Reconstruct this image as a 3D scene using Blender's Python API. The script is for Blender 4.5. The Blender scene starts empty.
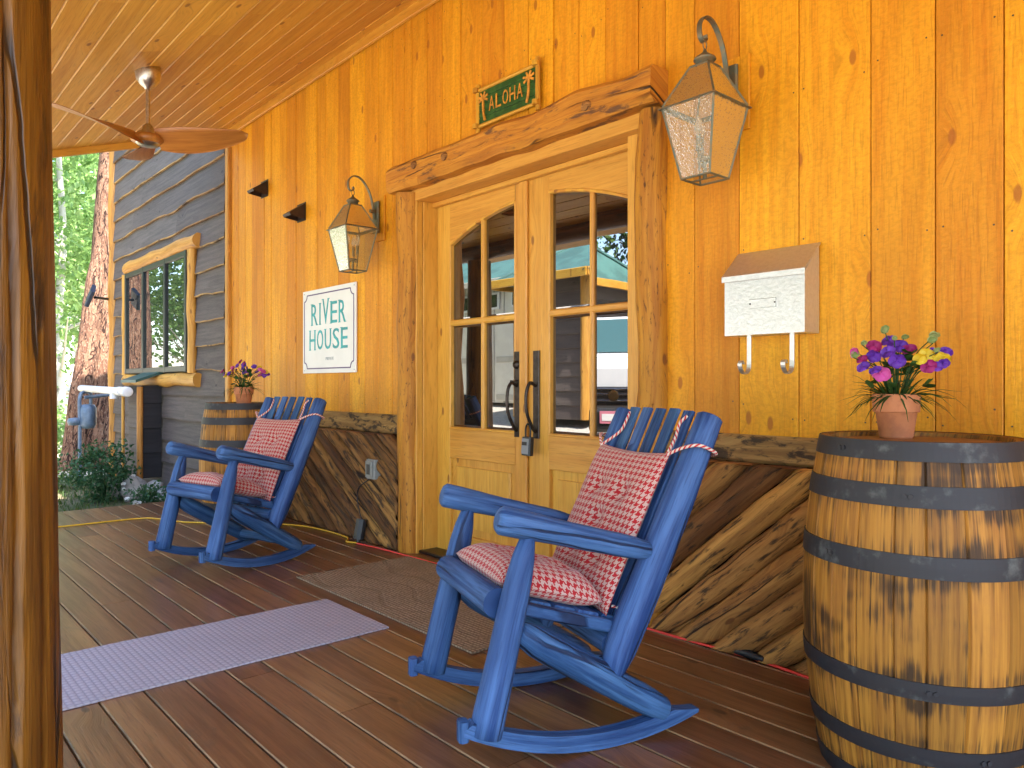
import bpy, math, random
from mathutils import Vector, Matrix, noise as mn
R = random.Random(7)
S = bpy.context.scene
COL = S.collection
rad = math.radians
V = Vector

# ------------------------------------------------------------------ node helpers
def nd(nt, typ, ins=None, **props):
    n = nt.nodes.new(typ)
    for k, v in props.items(): setattr(n, k, v)
    for k, v in (ins or {}).items():
        if isinstance(v, bpy.types.NodeSocket): nt.links.new(v, n.inputs[k])
        else: n.inputs[k].default_value = v
    return n
def M_(nt, op, a, b=0.0, c=0.0, clamp=False):
    return nd(nt, 'ShaderNodeMath', {0: a, 1: b, 2: c}, operation=op, use_clamp=clamp).outputs[0]
def mixc(nt, f, a, b, mode='MIX'):
    n = nt.nodes.new('ShaderNodeMix'); n.data_type = 'RGBA'; n.blend_type = mode
    for k, v in ((0, f), (6, a), (7, b)):
        if isinstance(v, bpy.types.NodeSocket): nt.links.new(v, n.inputs[k])
        else: n.inputs[k].default_value = v if k == 0 else (tuple(v) + (1,))[:4]
    return n.outputs[2]
def sstep(nt, x, a, b):
    n = nt.nodes.new('ShaderNodeMapRange'); n.interpolation_type = 'SMOOTHSTEP'
    nt.links.new(x, n.inputs[0]); n.inputs[1].default_value = a; n.inputs[2].default_value = b
    return n.outputs[0]
def vmul(nt, v, s):
    return nd(nt, 'ShaderNodeVectorMath', {0: v, 1: s}, operation='MULTIPLY').outputs[0]
def noise_(nt, vec, scale, detail=4, rough=.55, dist=0.0):
    return nd(nt, 'ShaderNodeTexNoise', {'Vector': vec, 'Scale': scale, 'Detail': detail, 'Roughness': rough, 'Distortion': dist}).outputs[0]
def newmat(name):
    m = bpy.data.materials.new(name); m.use_nodes = True
    nt = m.node_tree; nt.nodes.clear()
    out = nd(nt, 'ShaderNodeOutputMaterial'); p = nd(nt, 'ShaderNodeBsdfPrincipled')
    nt.links.new(p.outputs[0], out.inputs[0])
    return m, nt, p, out
def setp(nt, p, **kw):
    names = {'col': 'Base Color', 'rough': 'Roughness', 'metal': 'Metallic', 'spec': 'Specular IOR Level', 'normal': 'Normal', 'ior': 'IOR', 'trans': 'Transmission Weight', 'coat': 'Coat Weight', 'sheen': 'Sheen Weight'}
    for k, v in kw.items():
        s = p.inputs[names[k]]
        if isinstance(v, bpy.types.NodeSocket): nt.links.new(v, s)
        else: s.default_value = (tuple(v) + (1,))[:4] if k == 'col' else v
def bump_(nt, h, strength, dist=.01):
    return nd(nt, 'ShaderNodeBump', {'Height': h, 'Strength': strength, 'Distance': dist}).outputs[0]
def attr(nt, name): return nd(nt, 'ShaderNodeAttribute', attribute_name=name)

def wood(name, c1, c2, knot=(.14, .045, .012), kn=.4, rough=.6, bump=.35, crack=0., var=.3, fine=1., stain=None, stain_amt=.0, ks=(2.2, 5.), spec=.35, saw=0., ksize=.07, broad=.45, crackcol=(.015, .008, .004), ssc=(2.2, 7., 5.)):
    m, nt, p, out = newmat(name)
    g = attr(nt, 'gr').outputs['Vector']; rn = attr(nt, 'rnd').outputs['Fac']
    sep = nd(nt, 'ShaderNodeSeparateXYZ', {0: g})
    x, y, z = sep.outputs
    kv = nd(nt, 'ShaderNodeTexVoronoi', {'Vector': vmul(nt, g, (ks[0], ks[1], 1)), 'Scale': 1., 'Randomness': 1.}, voronoi_dimensions='2D')
    d = kv.outputs['Distance']
    gate = M_(nt, 'GREATER_THAN', nd(nt, 'ShaderNodeSeparateColor', {0: kv.outputs['Color']}).outputs[0], 1 - kn)
    swirl = M_(nt, 'MULTIPLY', gate, M_(nt, 'MAXIMUM', M_(nt, 'SUBTRACT', .34, d), 0.))
    yy = M_(nt, 'ADD', y, M_(nt, 'MULTIPLY', swirl, .16))
    gv = nd(nt, 'ShaderNodeCombineXYZ', {0: M_(nt, 'MULTIPLY', x, 1.6), 1: M_(nt, 'MULTIPLY', yy, 34.), 2: M_(nt, 'MULTIPLY', z, 12.)}).outputs[0]
    gn = noise_(nt, gv, fine, 6, .62, .25)
    gf = noise_(nt, vmul(nt, gv, (6., 5., 5.)), fine, 2, .5)
    bn = noise_(nt, vmul(nt, g, (1.1, 6., 3.)), 1., 4, .6)
    c = mixc(nt, sstep(nt, gn, .36, .68), c1, c2)
    c = mixc(nt, M_(nt, 'MULTIPLY', sstep(nt, bn, .42, .72), broad), c, tuple(k * .72 for k in c2))
    c = mixc(nt, M_(nt, 'MULTIPLY', sstep(nt, gf, .52, .72), .42), c, tuple(k * .55 for k in c2))
    # per-board tone
    c = nd(nt, 'ShaderNodeHueSaturation', {'Color': c, 'Hue': M_(nt, 'MULTIPLY_ADD', rn, .014, .493), 'Value': M_(nt, 'MULTIPLY_ADD', rn, var, 1 - var * .55)}).outputs[0]
    km = M_(nt, 'MULTIPLY', gate, sstep(nt, d, ksize, ksize * .55))
    c = mixc(nt, M_(nt, 'MULTIPLY', km, .8), c, knot)
    h = M_(nt, 'ADD', M_(nt, 'MULTIPLY', gn, .7), M_(nt, 'MULTIPLY', gf, .5))
    if stain:
        sn = noise_(nt, vmul(nt, g, ssc), 1., 6, .68, .4)
        sm = M_(nt, 'MULTIPLY', sstep(nt, sn, .66 - .25 * stain_amt, .78 - .25 * stain_amt), .9)
        c = mixc(nt, sm, c, stain); h = M_(nt, 'SUBTRACT', h, M_(nt, 'MULTIPLY', sm, .3))
    if crack:
        wv = nd(nt, 'ShaderNodeCombineXYZ', {0: M_(nt, 'MULTIPLY', x, .55), 1: M_(nt, 'ADD', M_(nt, 'MULTIPLY', y, 11.), M_(nt, 'MULTIPLY', noise_(nt, vmul(nt, g, (3., 3., 3.)), 1., 3), .5))}).outputs[0]
        ce = nd(nt, 'ShaderNodeTexVoronoi', {'Vector': wv, 'Scale': 1.}, voronoi_dimensions='2D', feature='DISTANCE_TO_EDGE').outputs['Distance']
        cg = noise_(nt, vmul(nt, g, (1.3, 9., 2.)), 1., 2)
        cm = M_(nt, 'MULTIPLY', sstep(nt, ce, .035, .012), sstep(nt, cg, .62 - .2 * crack, .70 - .2 * crack))
        c = mixc(nt, M_(nt, 'MULTIPLY', cm, .92), c, crackcol); h = M_(nt, 'SUBTRACT', h, M_(nt, 'MULTIPLY', cm, 1.5))
    if saw:
        sv = noise_(nt, vmul(nt, g, (85., 52., 52.)), 1., 3, .65)
        h = M_(nt, 'ADD', h, M_(nt, 'MULTIPLY', sv, saw))
        c = mixc(nt, M_(nt, 'MULTIPLY', sstep(nt, sv, .58, .36), .26), c, tuple(k * .55 for k in c2))
    setp(nt, p, col=c, rough=M_(nt, 'MULTIPLY_ADD', gn, .2, rough - .1), spec=spec, normal=bump_(nt, h, bump, .004))
    return m

def simple(name, col, rough=.5, metal=0., var=0., scale=20., bump=0., spec=.5, col2=None, coat=0., cscale=None, lo=.42, hi=.62):
    m, nt, p, out = newmat(name)
    setp(nt, p, col=col, rough=rough, metal=metal, spec=spec, coat=coat)
    tc = nd(nt, 'ShaderNodeTexCoord').outputs['Object']
    if var or col2:
        n = noise_(nt, tc, cscale or scale, 5, .6)
        c = mixc(nt, sstep(nt, n, lo, hi), col, col2 or tuple(k * (1 - var) for k in col))
        setp(nt, p, col=c)
    if bump: setp(nt, p, normal=bump_(nt, noise_(nt, tc, scale, 5, .6), bump, .005))
    return m

# ------------------------------------------------------------------ mesh builder
class MB:
    def __init__(s): s.v = []; s.f = []; s.fm = []; s.fs = []; s.gr = []; s.rn = []
    def add(s, vs, fs, gr=None, rn=None, mi=0, smooth=False):
        b = len(s.v); s.v += [tuple(v) for v in vs]
        if gr is None: gr = [tuple(v) for v in vs]
        s.gr += [tuple(g) for g in gr]
        if rn is None: rn = R.random()
        s.rn += [rn] * len(vs)
        for f in fs:
            s.f.append(tuple(i + b for i in f)); s.fm.append(mi); s.fs.append(smooth)
    def prism(s, p0, p1, up, w, h, c=.003, mi=0, rn=None, segs=1, wob=0., mch=None):
        """board from p0 to p1; w across (perp to up), h along up; chamfer c"""
        p0 = V(p0); p1 = V(p1); L = (p1 - p0); ln = L.length; a = L / ln
        up = V(up); up = (up - a * up.dot(a)).normalized(); sd = a.cross(up)
        hw, hh = w / 2, h / 2; c = min(c, hw * .9, hh * .9)
        prof = [(-hw + c, -hh), (hw - c, -hh), (hw, -hh + c), (hw, hh - c), (hw - c, hh), (-hw + c, hh), (-hw, hh - c), (-hw, -hh + c)]
        if c <= 0: prof = [(-hw, -hh), (hw, -hh), (hw, hh), (-hw, hh)]
        n = len(prof); o = V((R.random() * 40, R.random() * 40, R.random() * 10))
        vs = []; gr = []
        for i in range(segs + 1):
            t = i / segs; q = p0 + L * t
            k = 1 + (wob * (R.random() - .5) if wob else 0)
            for (x, y) in prof:
                vs.append(q + sd * x * k + up * y * k); gr.append(V((t * ln, x, y)) + o)
        fs = [tuple(i * n + k for k in range(n)[::-1]) if i == 0 else tuple(i * n + k for k in range(n)) for i in (0, segs)]
        for i in range(segs):
            for k in range(n):
                fs.append((i * n + k, i * n + (k + 1) % n, (i + 1) * n + (k + 1) % n, (i + 1) * n + k))
        k0 = len(s.f); s.add(vs, fs, gr, rn, mi)
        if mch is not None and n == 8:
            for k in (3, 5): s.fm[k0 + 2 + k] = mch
    def box(s, x0, x1, y0, y1, z0, z1, ax='x', c=.003, mi=0, rn=None):
        cx, cy, cz = (x0 + x1) / 2, (y0 + y1) / 2, (z0 + z1) / 2
        if ax == 'x': s.prism((x0, cy, cz), (x1, cy, cz), (0, 1, 0), z1 - z0, y1 - y0, c, mi, rn)
        elif ax == 'z': s.prism((cx, cy, z0), (cx, cy, z1), (0, 1, 0), x1 - x0, y1 - y0, c, mi, rn)
        else: s.prism((cx, y0, cz), (cx, y1, cz), (0, 0, 1), x1 - x0, z1 - z0, c, mi, rn)
    def tube(s, path, radii, seg=12, front=(0, -1, 0), wob=0., wf=3., caps=True, dome=.0, mi=0, rn=None, smooth=True, fit=None, flat=1.):
        """tapered log along a path; seam away from `front`"""
        P = [V(p) for p in path]; n = len(P); o = V((R.random() * 40, R.random() * 40, 0)); seed = R.random() * 100
        if not hasattr(radii, '__len__'): radii = [radii] * n
        vs = []; gr = []; acc = 0.; fr = V(front); u = None
        rings = []
        for i in range(n):
            t = (P[min(i + 1, n - 1)] - P[max(i - 1, 0)]).normalized()
            if u is None:
                u = fr - t * fr.dot(t)
                if u.length < 1e-3: u = V((1, .3, .2)); u = u - t * u.dot(t)
            else: u = u - t * u.dot(t)
            u.normalize(); w = t.cross(u)
            if i: acc += (P[i] - P[i - 1]).length
            rings.append((P[i], u.copy(), w.copy(), radii[i], acc, t))
        if dome:
            a, b = rings[0], rings[-1]
            pre = [(a[0] - a[5] * a[3] * dome * q, a[1], a[2], a[3] * k, a[4] - .03, a[5]) for q, k in ((1., .45), (.75, .8))]
            post = [(b[0] + b[5] * b[3] * dome * q, b[1], b[2], b[3] * k, b[4] + .03, b[5]) for q, k in ((.75, .8), (1., .45))]
            rings = pre + rings + post
        for (q, u, w, r, acc, t) in rings:
            for k in range(seg + 1):
                an = -math.pi + 2 * math.pi * k / seg
                rr = r
                if wob:
                    kk = k % seg; aa = -math.pi + 2 * math.pi * kk / seg
                    rr *= 1 + wob * mn.noise(V((acc * wf + seed, math.cos(aa) * 1.3, math.sin(aa) * 1.3 + seed)))
                pt = q + u * math.cos(an) * rr * flat + w * math.sin(an) * rr
                if fit: pt = fit(pt)
                vs.append(pt); gr.append(V((acc, an * r, r * .3)) + o)
        m = seg + 1; fs = []
        for i in range(len(rings) - 1):
            for k in range(seg):
                fs.append((i * m + k, i * m + k + 1, (i + 1) * m + k + 1, (i + 1) * m + k))
        rn = R.random() if rn is None else rn
        s.add(vs, fs, gr, rn, mi, smooth)
        if caps:
            for i, rev in ((0, True), (len(rings) - 1, False)):
                ring = vs[i * m:i * m + seg]; ring = ring[::-1] if rev else ring
                q, r = rings[i][0], rings[i][3]
                s.add(ring, [tuple(range(seg))], [V((k * .01, (p - q).length * .5, .3)) + o for k, p in enumerate(ring)], rn, mi, False)
    def lathe(s, prof, seg=32, c=(0, 0, 0), mi=0, rn=None, smooth=True, a0=0., a1=2 * math.pi):
        n = len(prof); vs = []; gr = []; fs = []; c = V(c)
        full = abs(a1 - a0 - 2 * math.pi) < 1e-6; m = seg if full else seg + 1
        for k in range(m):
            a = a0 + (a1 - a0) * k / seg
            for (r, z) in prof:
                vs.append(c + V((r * math.cos(a), r * math.sin(a), z))); gr.append(V((z, a * max(r, .01), r)))
        for k in range(seg):
            k2 = (k + 1) % m
            for i in range(n - 1): fs.append((k * n + i, k2 * n + i, k2 * n + i + 1, k * n + i + 1))
        s.add(vs, fs, gr, rn, mi, smooth)
    def poly(s, pts, depth, mi=0, rn=None, gr=None):
        """extrude polygon pts (3D, planar) by vector depth"""
        n = len(pts); d = V(depth); P = [V(p) for p in pts]; vs = P + [p + d for p in P]
        fs = [tuple(range(n))[::-1], tuple(range(n, 2 * n))] + [(i, (i + 1) % n, n + (i + 1) % n, n + i) for i in range(n)]
        s.add(vs, fs, gr, rn, mi)
    def build(s, name, mats, parent=None, world=True, label=None):
        me = bpy.data.meshes.new(name); off = V((0, 0, 0))
        if parent is not None and world:
            q = parent
            while q is not None: off += q.location; q = q.parent
        me.from_pydata([tuple(V(v) - off) for v in s.v], [], s.f)
        mats = mats if isinstance(mats, (list, tuple)) else [mats]
        for m in mats: me.materials.append(m)
        me.polygons.foreach_set('material_index', s.fm); me.polygons.foreach_set('use_smooth', s.fs)
        a = me.attributes.new('gr', 'FLOAT_VECTOR', 'POINT'); a.data.foreach_set('vector', [c for g in s.gr for c in g])
        a = me.attributes.new('rnd', 'FLOAT', 'POINT'); a.data.foreach_set('value', s.rn)
        me.update()
        o = bpy.data.objects.new(name, me); COL.objects.link(o)
        if parent is not None: o.parent = parent
        if label: o['label'] = label
        return o
def tag(o, label, cat, group=None):
    o['label'] = label; o['category'] = cat
    if group: o['group'] = group
    return o
def thing(name, label, cat, loc=(0, 0, 0), rz=0., group=None):
    o = bpy.data.objects.new(name, None); COL.objects.link(o); o.location = loc; o.rotation_euler = (0, 0, rz); o.empty_display_size = .1
    return tag(o, label, cat, group)
def struct(o, kind='structure'): o['kind'] = kind; return o
def dup(root, loc, rz, label, scale=None):
    def cp(o, parent):
        c = o.copy(); COL.objects.link(c)
        if parent is not None: c.parent = parent
        for ch in list(o.children): cp(ch, c)
        return c
    c = cp(root, None); c.location = loc; c.rotation_euler = (0, 0, rz); c['label'] = label
    if scale: c.scale = scale if hasattr(scale, '__len__') else (scale,) * 3
    return c
def bez(pts, n=20):
    """Catmull-Rom through pts"""
    P = [V(p) for p in pts]; P = [P[0] * 2 - P[1]] + P + [P[-1] * 2 - P[-2]]; out = []
    for i in range(1, len(P) - 2):
        for k in range(n):
            t = k / n; a, b, c, d = P[i - 1], P[i], P[i + 1], P[i + 2]
            out.append(.5 * ((2 * b) + (c - a) * t + (2 * a - 5 * b + 4 * c - d) * t * t + (3 * b - a - 3 * c + d) * t ** 3))
    out.append(P[-2]); return out
def textmesh(body, size, x=0., depth=.002, sx=1., align='CENTER', mat=None):
    cu = bpy.data.curves.new('t', 'FONT'); cu.body = body; cu.size = size; cu.align_x = align; cu.extrude = depth; cu.resolution_u = 3; cu.offset = 0.
    o = bpy.data.objects.new('t', cu); COL.objects.link(o)
    dg = bpy.context.evaluated_depsgraph_get(); me = bpy.data.meshes.new_from_object(o.evaluated_get(dg))
    vs = [v.co.copy() for v in me.vertices]; fs = [tuple(p.vertices) for p in me.polygons]
    bpy.data.objects.remove(o); bpy.data.curves.remove(cu); bpy.data.meshes.remove(me)
    return vs, fs

# ------------------------------------------------------------------ materials
ORA1, ORA2 = (.78, .345, .012), (.68, .255, .006)
m_siding = wood('orange_stained_pine', ORA1, ORA2, knot=(.34, .095, .010), kn=.36, rough=.55, bump=.6, saw=.5, var=.26, broad=.45, ksize=.075)
m_ceil = wood('ceiling_pine', (.70, .38, .058), (.60, .285, .034), knot=(.2, .06, .012), kn=.34, rough=.42, bump=.15, var=.3, broad=.35)
m_trim = wood('trim_pine', (.70, .36, .04), (.58, .25, .02), rough=.5, bump=.2, var=.2)
m_door = wood('alder_door', (.71, .37, .062), (.60, .275, .038), knot=(.22, .08, .02), kn=.18, rough=.4, bump=.1, var=.14, broad=.35, spec=.45)
m_header = wood('weathered_slab', (.62, .265, .025), (.42, .145, .014), rough=.7, bump=1., ssc=(5., 24., 5.), stain=(.11, .05, .025), stain_amt=.5, var=.2, crack=.5)
m_casing = wood('peeled_log', (.58, .27, .022), (.40, .15, .011), rough=.6, bump=.9, ssc=(18., 60., 5.), stain=(.07, .026, .008), stain_amt=.42, crack=.25, var=.2)
m_post = wood('post_log', (.205, .078, .007), (.085, .029, .003), knot=(.06, .02, .006), kn=.3, rough=.45, bump=.8, crack=.9, stain=(.025, .010, .004), stain_amt=.5, ssc=(2.5, 16., 5.), var=.1)
m_deck = wood('stained_deck', (.225, .098, .039), (.135, .052, .020), knot=(.05, .02, .01), kn=.14, rough=.34, bump=.35, var=.5, stain=(.10, .052, .03), stain_amt=.3, broad=.6, spec=.5)
m_deckedge = simple('deck_groove_wood', (.36, .20, .08), .8, var=.5, scale=6)
m_blue = wood('blue_painted_log', (.068, .150, .325), (.011, .040, .135), knot=(.012, .04, .17), kn=.22, rough=.64, bump=.9, crack=.7, var=.14, broad=.6, crackcol=(.006, .012, .04), spec=.28)
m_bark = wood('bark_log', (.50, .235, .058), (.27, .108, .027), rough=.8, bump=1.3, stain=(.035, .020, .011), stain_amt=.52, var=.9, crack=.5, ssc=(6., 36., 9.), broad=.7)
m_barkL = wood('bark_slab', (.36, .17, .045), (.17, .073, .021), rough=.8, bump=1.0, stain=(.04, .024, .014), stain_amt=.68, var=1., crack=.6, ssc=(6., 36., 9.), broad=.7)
m_cap = wood('bark_edged_cap', (.38, .21, .07), (.22, .11, .038), rough=.85, bump=1.0, stain=(.035, .023, .016), stain_amt=.7, var=.2, broad=.6, ssc=(9., 24., 5.))
m_grey = wood('grey_stained_siding', (.135, .106, .096), (.094, .075, .069), knot=(.03, .025, .026), kn=.3, rough=.7, bump=.4, var=.28, saw=.2)
m_greyedge = wood('raw_live_edge', (.42, .25, .10), (.20, .11, .045), rough=.8, bump=.6, stain=(.07, .045, .03), stain_amt=.6)
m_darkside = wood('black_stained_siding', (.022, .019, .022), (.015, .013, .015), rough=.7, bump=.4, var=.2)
m_ylog = wood('yellow_log', (.62, .30, .06), (.46, .19, .03), rough=.5, bump=.4, crack=.25, stain=(.2, .07, .02), stain_amt=.3)
m_fanwood = wood('fan_blade_wood', (.46, .185, .034), (.33, .115, .02), kn=0., rough=.35, bump=.05, var=.05, spec=.5)
m_nickel = simple('brushed_nickel', (.58, .54, .47), .32, 1., var=.2, scale=60)
m_verd = simple('verdigris_brass', (.13, .15, .115), .5, .55, col2=(.20, .15, .08), scale=26, bump=.15)
m_bronze = simple('oil_rubbed_bronze', (.055, .042, .035), .38, .7, var=.4, scale=40)
m_blackm = simple('black_metal', (.02, .02, .022), .4, .3, var=.3, scale=30)
m_brown = simple('brown_painted_metal', (.040, .020, .012), .5, .2, var=.4, scale=30)
m_hoop = simple('galvanised_hoop', (.028, .026, .029), .6, .25, col2=(.12, .125, .115), scale=13, bump=.15, lo=.54, hi=.76)
m_alu = simple('hammered_aluminium', (.64, .63, .61), .38, .85, var=.08, scale=70, bump=.25)
m_black = simple('black_plastic', (.016, .016, .018), .45, scale=40, bump=.05)
m_white = simple('white_enamel', (.80, .80, .79), .35, var=.04, scale=5)
m_pvc = simple('white_pvc', (.78, .78, .80), .35, var=.06, scale=9)
m_teal = simple('teal_letter_paint', (.02, .40, .44), .4, var=.3, scale=14)
m_purple = simple('purple_line_paint', (.085, .03, .17), .4, var=.2, scale=12)
m_lgrey = simple('pale_grey_ink', (.40, .44, .47), .5, var=.1)
m_green = simple('green_sign_paint', (.010, .062, .006), .5, col2=(.03, .11, .015), scale=18, bump=.2)
m_bamboo = wood('bamboo', (.62, .32, .035), (.5, .22, .02), kn=0., rough=.4, bump=.2)
m_orl = simple('orange_carved_letter', (.72, .30, .03), .5, var=.4, scale=40)
m_terra = simple('terracotta', (.50, .185, .075), .8, col2=(.42, .15, .065), scale=30, bump=.15)
m_outlet = simple('grey_outlet_plastic', (.26, .27, .25), .5, var=.15, scale=40)
m_meter = simple('blue_grey_meter_paint', (.11, .16, .23), .45, var=.2, scale=20)
m_groof = simple('green_metal_roof', (.028, .085, .078), .45, .1, var=.25, scale=4)
m_troof = simple('teal_metal_roof', (.085, .20, .175), .5, .1, var=.3, scale=2)
m_cream = simple('cream_siding', (.78, .74, .64), .6, var=.08, scale=3)
m_creamd = simple('cream_batten', (.55, .51, .43), .6, var=.1, scale=3)
m_truck = simple('white_truck_paint', (.82, .83, .84), .18, 0, spec=.6, coat=.6, var=.03, scale=3)
m_tyre = simple('tyre_rubber', (.02, .02, .02), .85, bump=.3, scale=60)
m_chrome = simple('chrome', (.6, .6, .62), .15, 1.)
m_plate = simple('pink_plate_paint', (.60, .20, .27), .4)
m_red = simple('red_cord_vinyl', (.72, .045, .03), .4)
m_yellowc = simple('yellow_cord_vinyl', (.62, .36, .02), .45)
m_stone = simple('field_stone', (.34, .32, .29), .85, col2=(.20, .18, .17), scale=7, bump=.6)
m_soil = simple('potting_soil', (.03, .02, .012), .95, bump=.5, scale=50)

def glass_reflect(name, tint, ior, bumpy=0.):
    m, nt, p, out = newmat(name)
    setp(nt, p, col=tint, rough=.008, ior=ior, spec=.5)
    if bumpy:
        tc = nd(nt, 'ShaderNodeTexCoord').outputs['Object']
        setp(nt, p, normal=bump_(nt, noise_(nt, tc, 5., 1, .4), bumpy, .01))
    return m
m_pane = glass_reflect('coated_door_glass', (.012, .009, .007), 2.8, .010)
m_wpane = glass_reflect('window_glass', (.02, .022, .022), 2.3, .015)
m_windsh = glass_reflect('windscreen_glass', (.05, .12, .12), 1.7)
def seeded():
    m, nt, p, out = newmat('seeded_lantern_glass')
    tc = nd(nt, 'ShaderNodeTexCoord').outputs['Object']
    vo = nd(nt, 'ShaderNodeTexVoronoi', {'Vector': tc, 'Scale': 90.}).outputs['Distance']
    n = noise_(nt, tc, 60., 3, .6)
    bm = bump_(nt, M_(nt, 'ADD', n, M_(nt, 'MULTIPLY', sstep(nt, vo, .35, .1), .8)), .35, .006)
    gl = nd(nt, 'ShaderNodeBsdfGlossy', {'Color': (.74, .73, .70, 1), 'Roughness': .16, 'Normal': bm})
    tr = nd(nt, 'ShaderNodeBsdfTransparent', {'Color': (.86, .84, .78, 1)})
    fr = nd(nt, 'ShaderNodeFresnel', {'IOR': 1.55, 'Normal': bm})
    mx = nd(nt, 'ShaderNodeMixShader', {0: fr.outputs[0], 1: tr.outputs[0], 2: gl.outputs[0]})
    df = nd(nt, 'ShaderNodeBsdfDiffuse', {'Color': (.66, .50, .22, 1)})
    mx2 = nd(nt, 'ShaderNodeMixShader', {0: .14, 1: mx.outputs[0], 2: df.outputs[0]})
    nt.links.new(mx2.outputs[0], out.inputs[0]); nt.nodes.remove(p)
    return m
m_lglass = seeded()
def bulbglass():
    m, nt, p, out = newmat('clear_bulb_glass')
    setp(nt, p, col=(.9, .88, .82), rough=.05, ior=1.45, trans=.85)
    return m
m_bulb = bulbglass()

def leafmat(name, c1, c2, tl=.45, rough=.5):
    m, nt, p, out = newmat(name)
    rn = attr(nt, 'rnd').outputs['Fac']
    c = mixc(nt, rn, c1, c2)
    setp(nt, p, col=c, rough=rough, spec=.3)
    t = nd(nt, 'ShaderNodeBsdfTranslucent', {'Color': c})
    mx = nd(nt, 'ShaderNodeMixShader', {0: tl, 1: p.outputs[0], 2: t.outputs[0]})
    nt.links.new(mx.outputs[0], out.inputs[0]); return m
m_aspen = leafmat('aspen_leaf', (.12, .24, .06), (.26, .38, .12))
m_pineleaf = leafmat('dark_conifer_needles', (.022, .06, .025), (.05, .10, .04), .25)
m_bush = leafmat('shrub_leaf', (.022, .075, .028), (.055, .125, .045), .3)
m_grass = leafmat('grass_blade', (.035, .085, .016), (.10, .15, .03), .35)
m_flleaf = leafmat('flower_leaf', (.018, .055, .012), (.05, .11, .025), .25)
m_bud = leafmat('flower_bud', (.22, .32, .10), (.34, .40, .16), .3)
PET = {'purple': leafmat('purple_petal', (.12, .03, .36), (.19, .055, .50), .3), 'pink': leafmat('pink_petal', (.62, .08, .36), (.75, .18, .50), .3),
       'magenta': leafmat('magenta_petal', (.33, .015, .14), (.45, .04, .22), .3), 'yellow': leafmat('yellow_petal', (.75, .50, .015), (.80, .62, .06), .3)}
m_wflower = leafmat('white_petal', (.75, .74, .7), (.8, .8, .78), .3)

def trunkmat():
    m, nt, p, out = newmat('ponderosa_bark')
    g = attr(nt, 'gr').outputs['Vector']
    n = noise_(nt, vmul(nt, g, (5., 17., 6.)), 1., 7, .72, .6); f = noise_(nt, vmul(nt, g, (30., 46., 6.)), 1., 3, .6)
    pl = noise_(nt, vmul(nt, g, (2.2, 9., 4.)), 1., 3, .5, 1.2)
    c = mixc(nt, sstep(nt, n, .40, .62), (.23, .125, .078), (.10, .046, .03))
    c = mixc(nt, M_(nt, 'MULTIPLY', sstep(nt, f, .50, .68), .6), c, (.33, .22, .155))
    c = mixc(nt, sstep(nt, M_(nt, 'ABSOLUTE', M_(nt, 'SUBTRACT', pl, .5)), .030, .010), c, (.030, .015, .011))
    setp(nt, p, col=c, rough=.9, spec=.2, normal=bump_(nt, M_(nt, 'ADD', n, M_(nt, 'MULTIPLY', f, .4)), .9, .03))
    return m
m_trunk = trunkmat()
m_atrunk = simple('aspen_bark', (.42, .40, .34), .8, col2=(.12, .11, .09), scale=5, lo=.55, hi=.7)

def houndstooth():
    m, nt, p, out = newmat('red_houndstooth_cloth')
    g = attr(nt, 'gr').outputs['Vector']
    wob = nd(nt, 'ShaderNodeTexNoise', {'Vector': g, 'Scale': 9., 'Detail': 1.}).outputs['Color']
    g2 = nd(nt, 'ShaderNodeVectorMath', {0: g, 1: vmul(nt, wob, (.008, .008, 0))}, operation='ADD').outputs[0]
    s = nd(nt, 'ShaderNodeSeparateXYZ', {0: vmul(nt, g2, (8 / .0245, 8 / .0245, 1))})
    X = M_(nt, 'FLOOR', s.outputs[0]); Y = M_(nt, 'FLOOR', s.outputs[1])
    pm = lambda a, k: M_(nt, 'FLOORED_MODULO', a, k)
    tw = M_(nt, 'LESS_THAN', pm(M_(nt, 'SUBTRACT', X, Y), 4.), 2.)
    wa = M_(nt, 'LESS_THAN', pm(X, 8.), 4.); we = M_(nt, 'LESS_THAN', pm(Y, 8.), 4.)
    f = M_(nt, 'ADD', M_(nt, 'MULTIPLY', tw, wa), M_(nt, 'MULTIPLY', M_(nt, 'SUBTRACT', 1., tw), we))
    n = noise_(nt, vmul(nt, g, (400., 400., 100.)), 1., 2)
    c = mixc(nt, f, (.50, .35, .29), (.38, .006, .012))
    c = mixc(nt, M_(nt, 'MULTIPLY', n, .25), c, (.25, .06, .05))
    setp(nt, p, col=c, rough=.9, spec=.15, sheen=.2, normal=bump_(nt, M_(nt, 'ADD', n, M_(nt, 'MULTIPLY', f, .3)), .25, .002))
    return m
m_hound = houndstooth()
def tiemat():
    m, nt, p, out = newmat('red_white_tie_cord')
    g = attr(nt, 'gr').outputs['Vector']; s = nd(nt, 'ShaderNodeSeparateXYZ', {0: g})
    k = M_(nt, 'FRACT', M_(nt, 'ADD', M_(nt, 'MULTIPLY', s.outputs[0], 55.), M_(nt, 'MULTIPLY', s.outputs[1], 60.)))
    setp(nt, p, col=mixc(nt, M_(nt, 'GREATER_THAN', k, .45), (.5, .03, .03), (.66, .56, .48)), rough=.9)
    return m
m_tie = tiemat()
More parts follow.
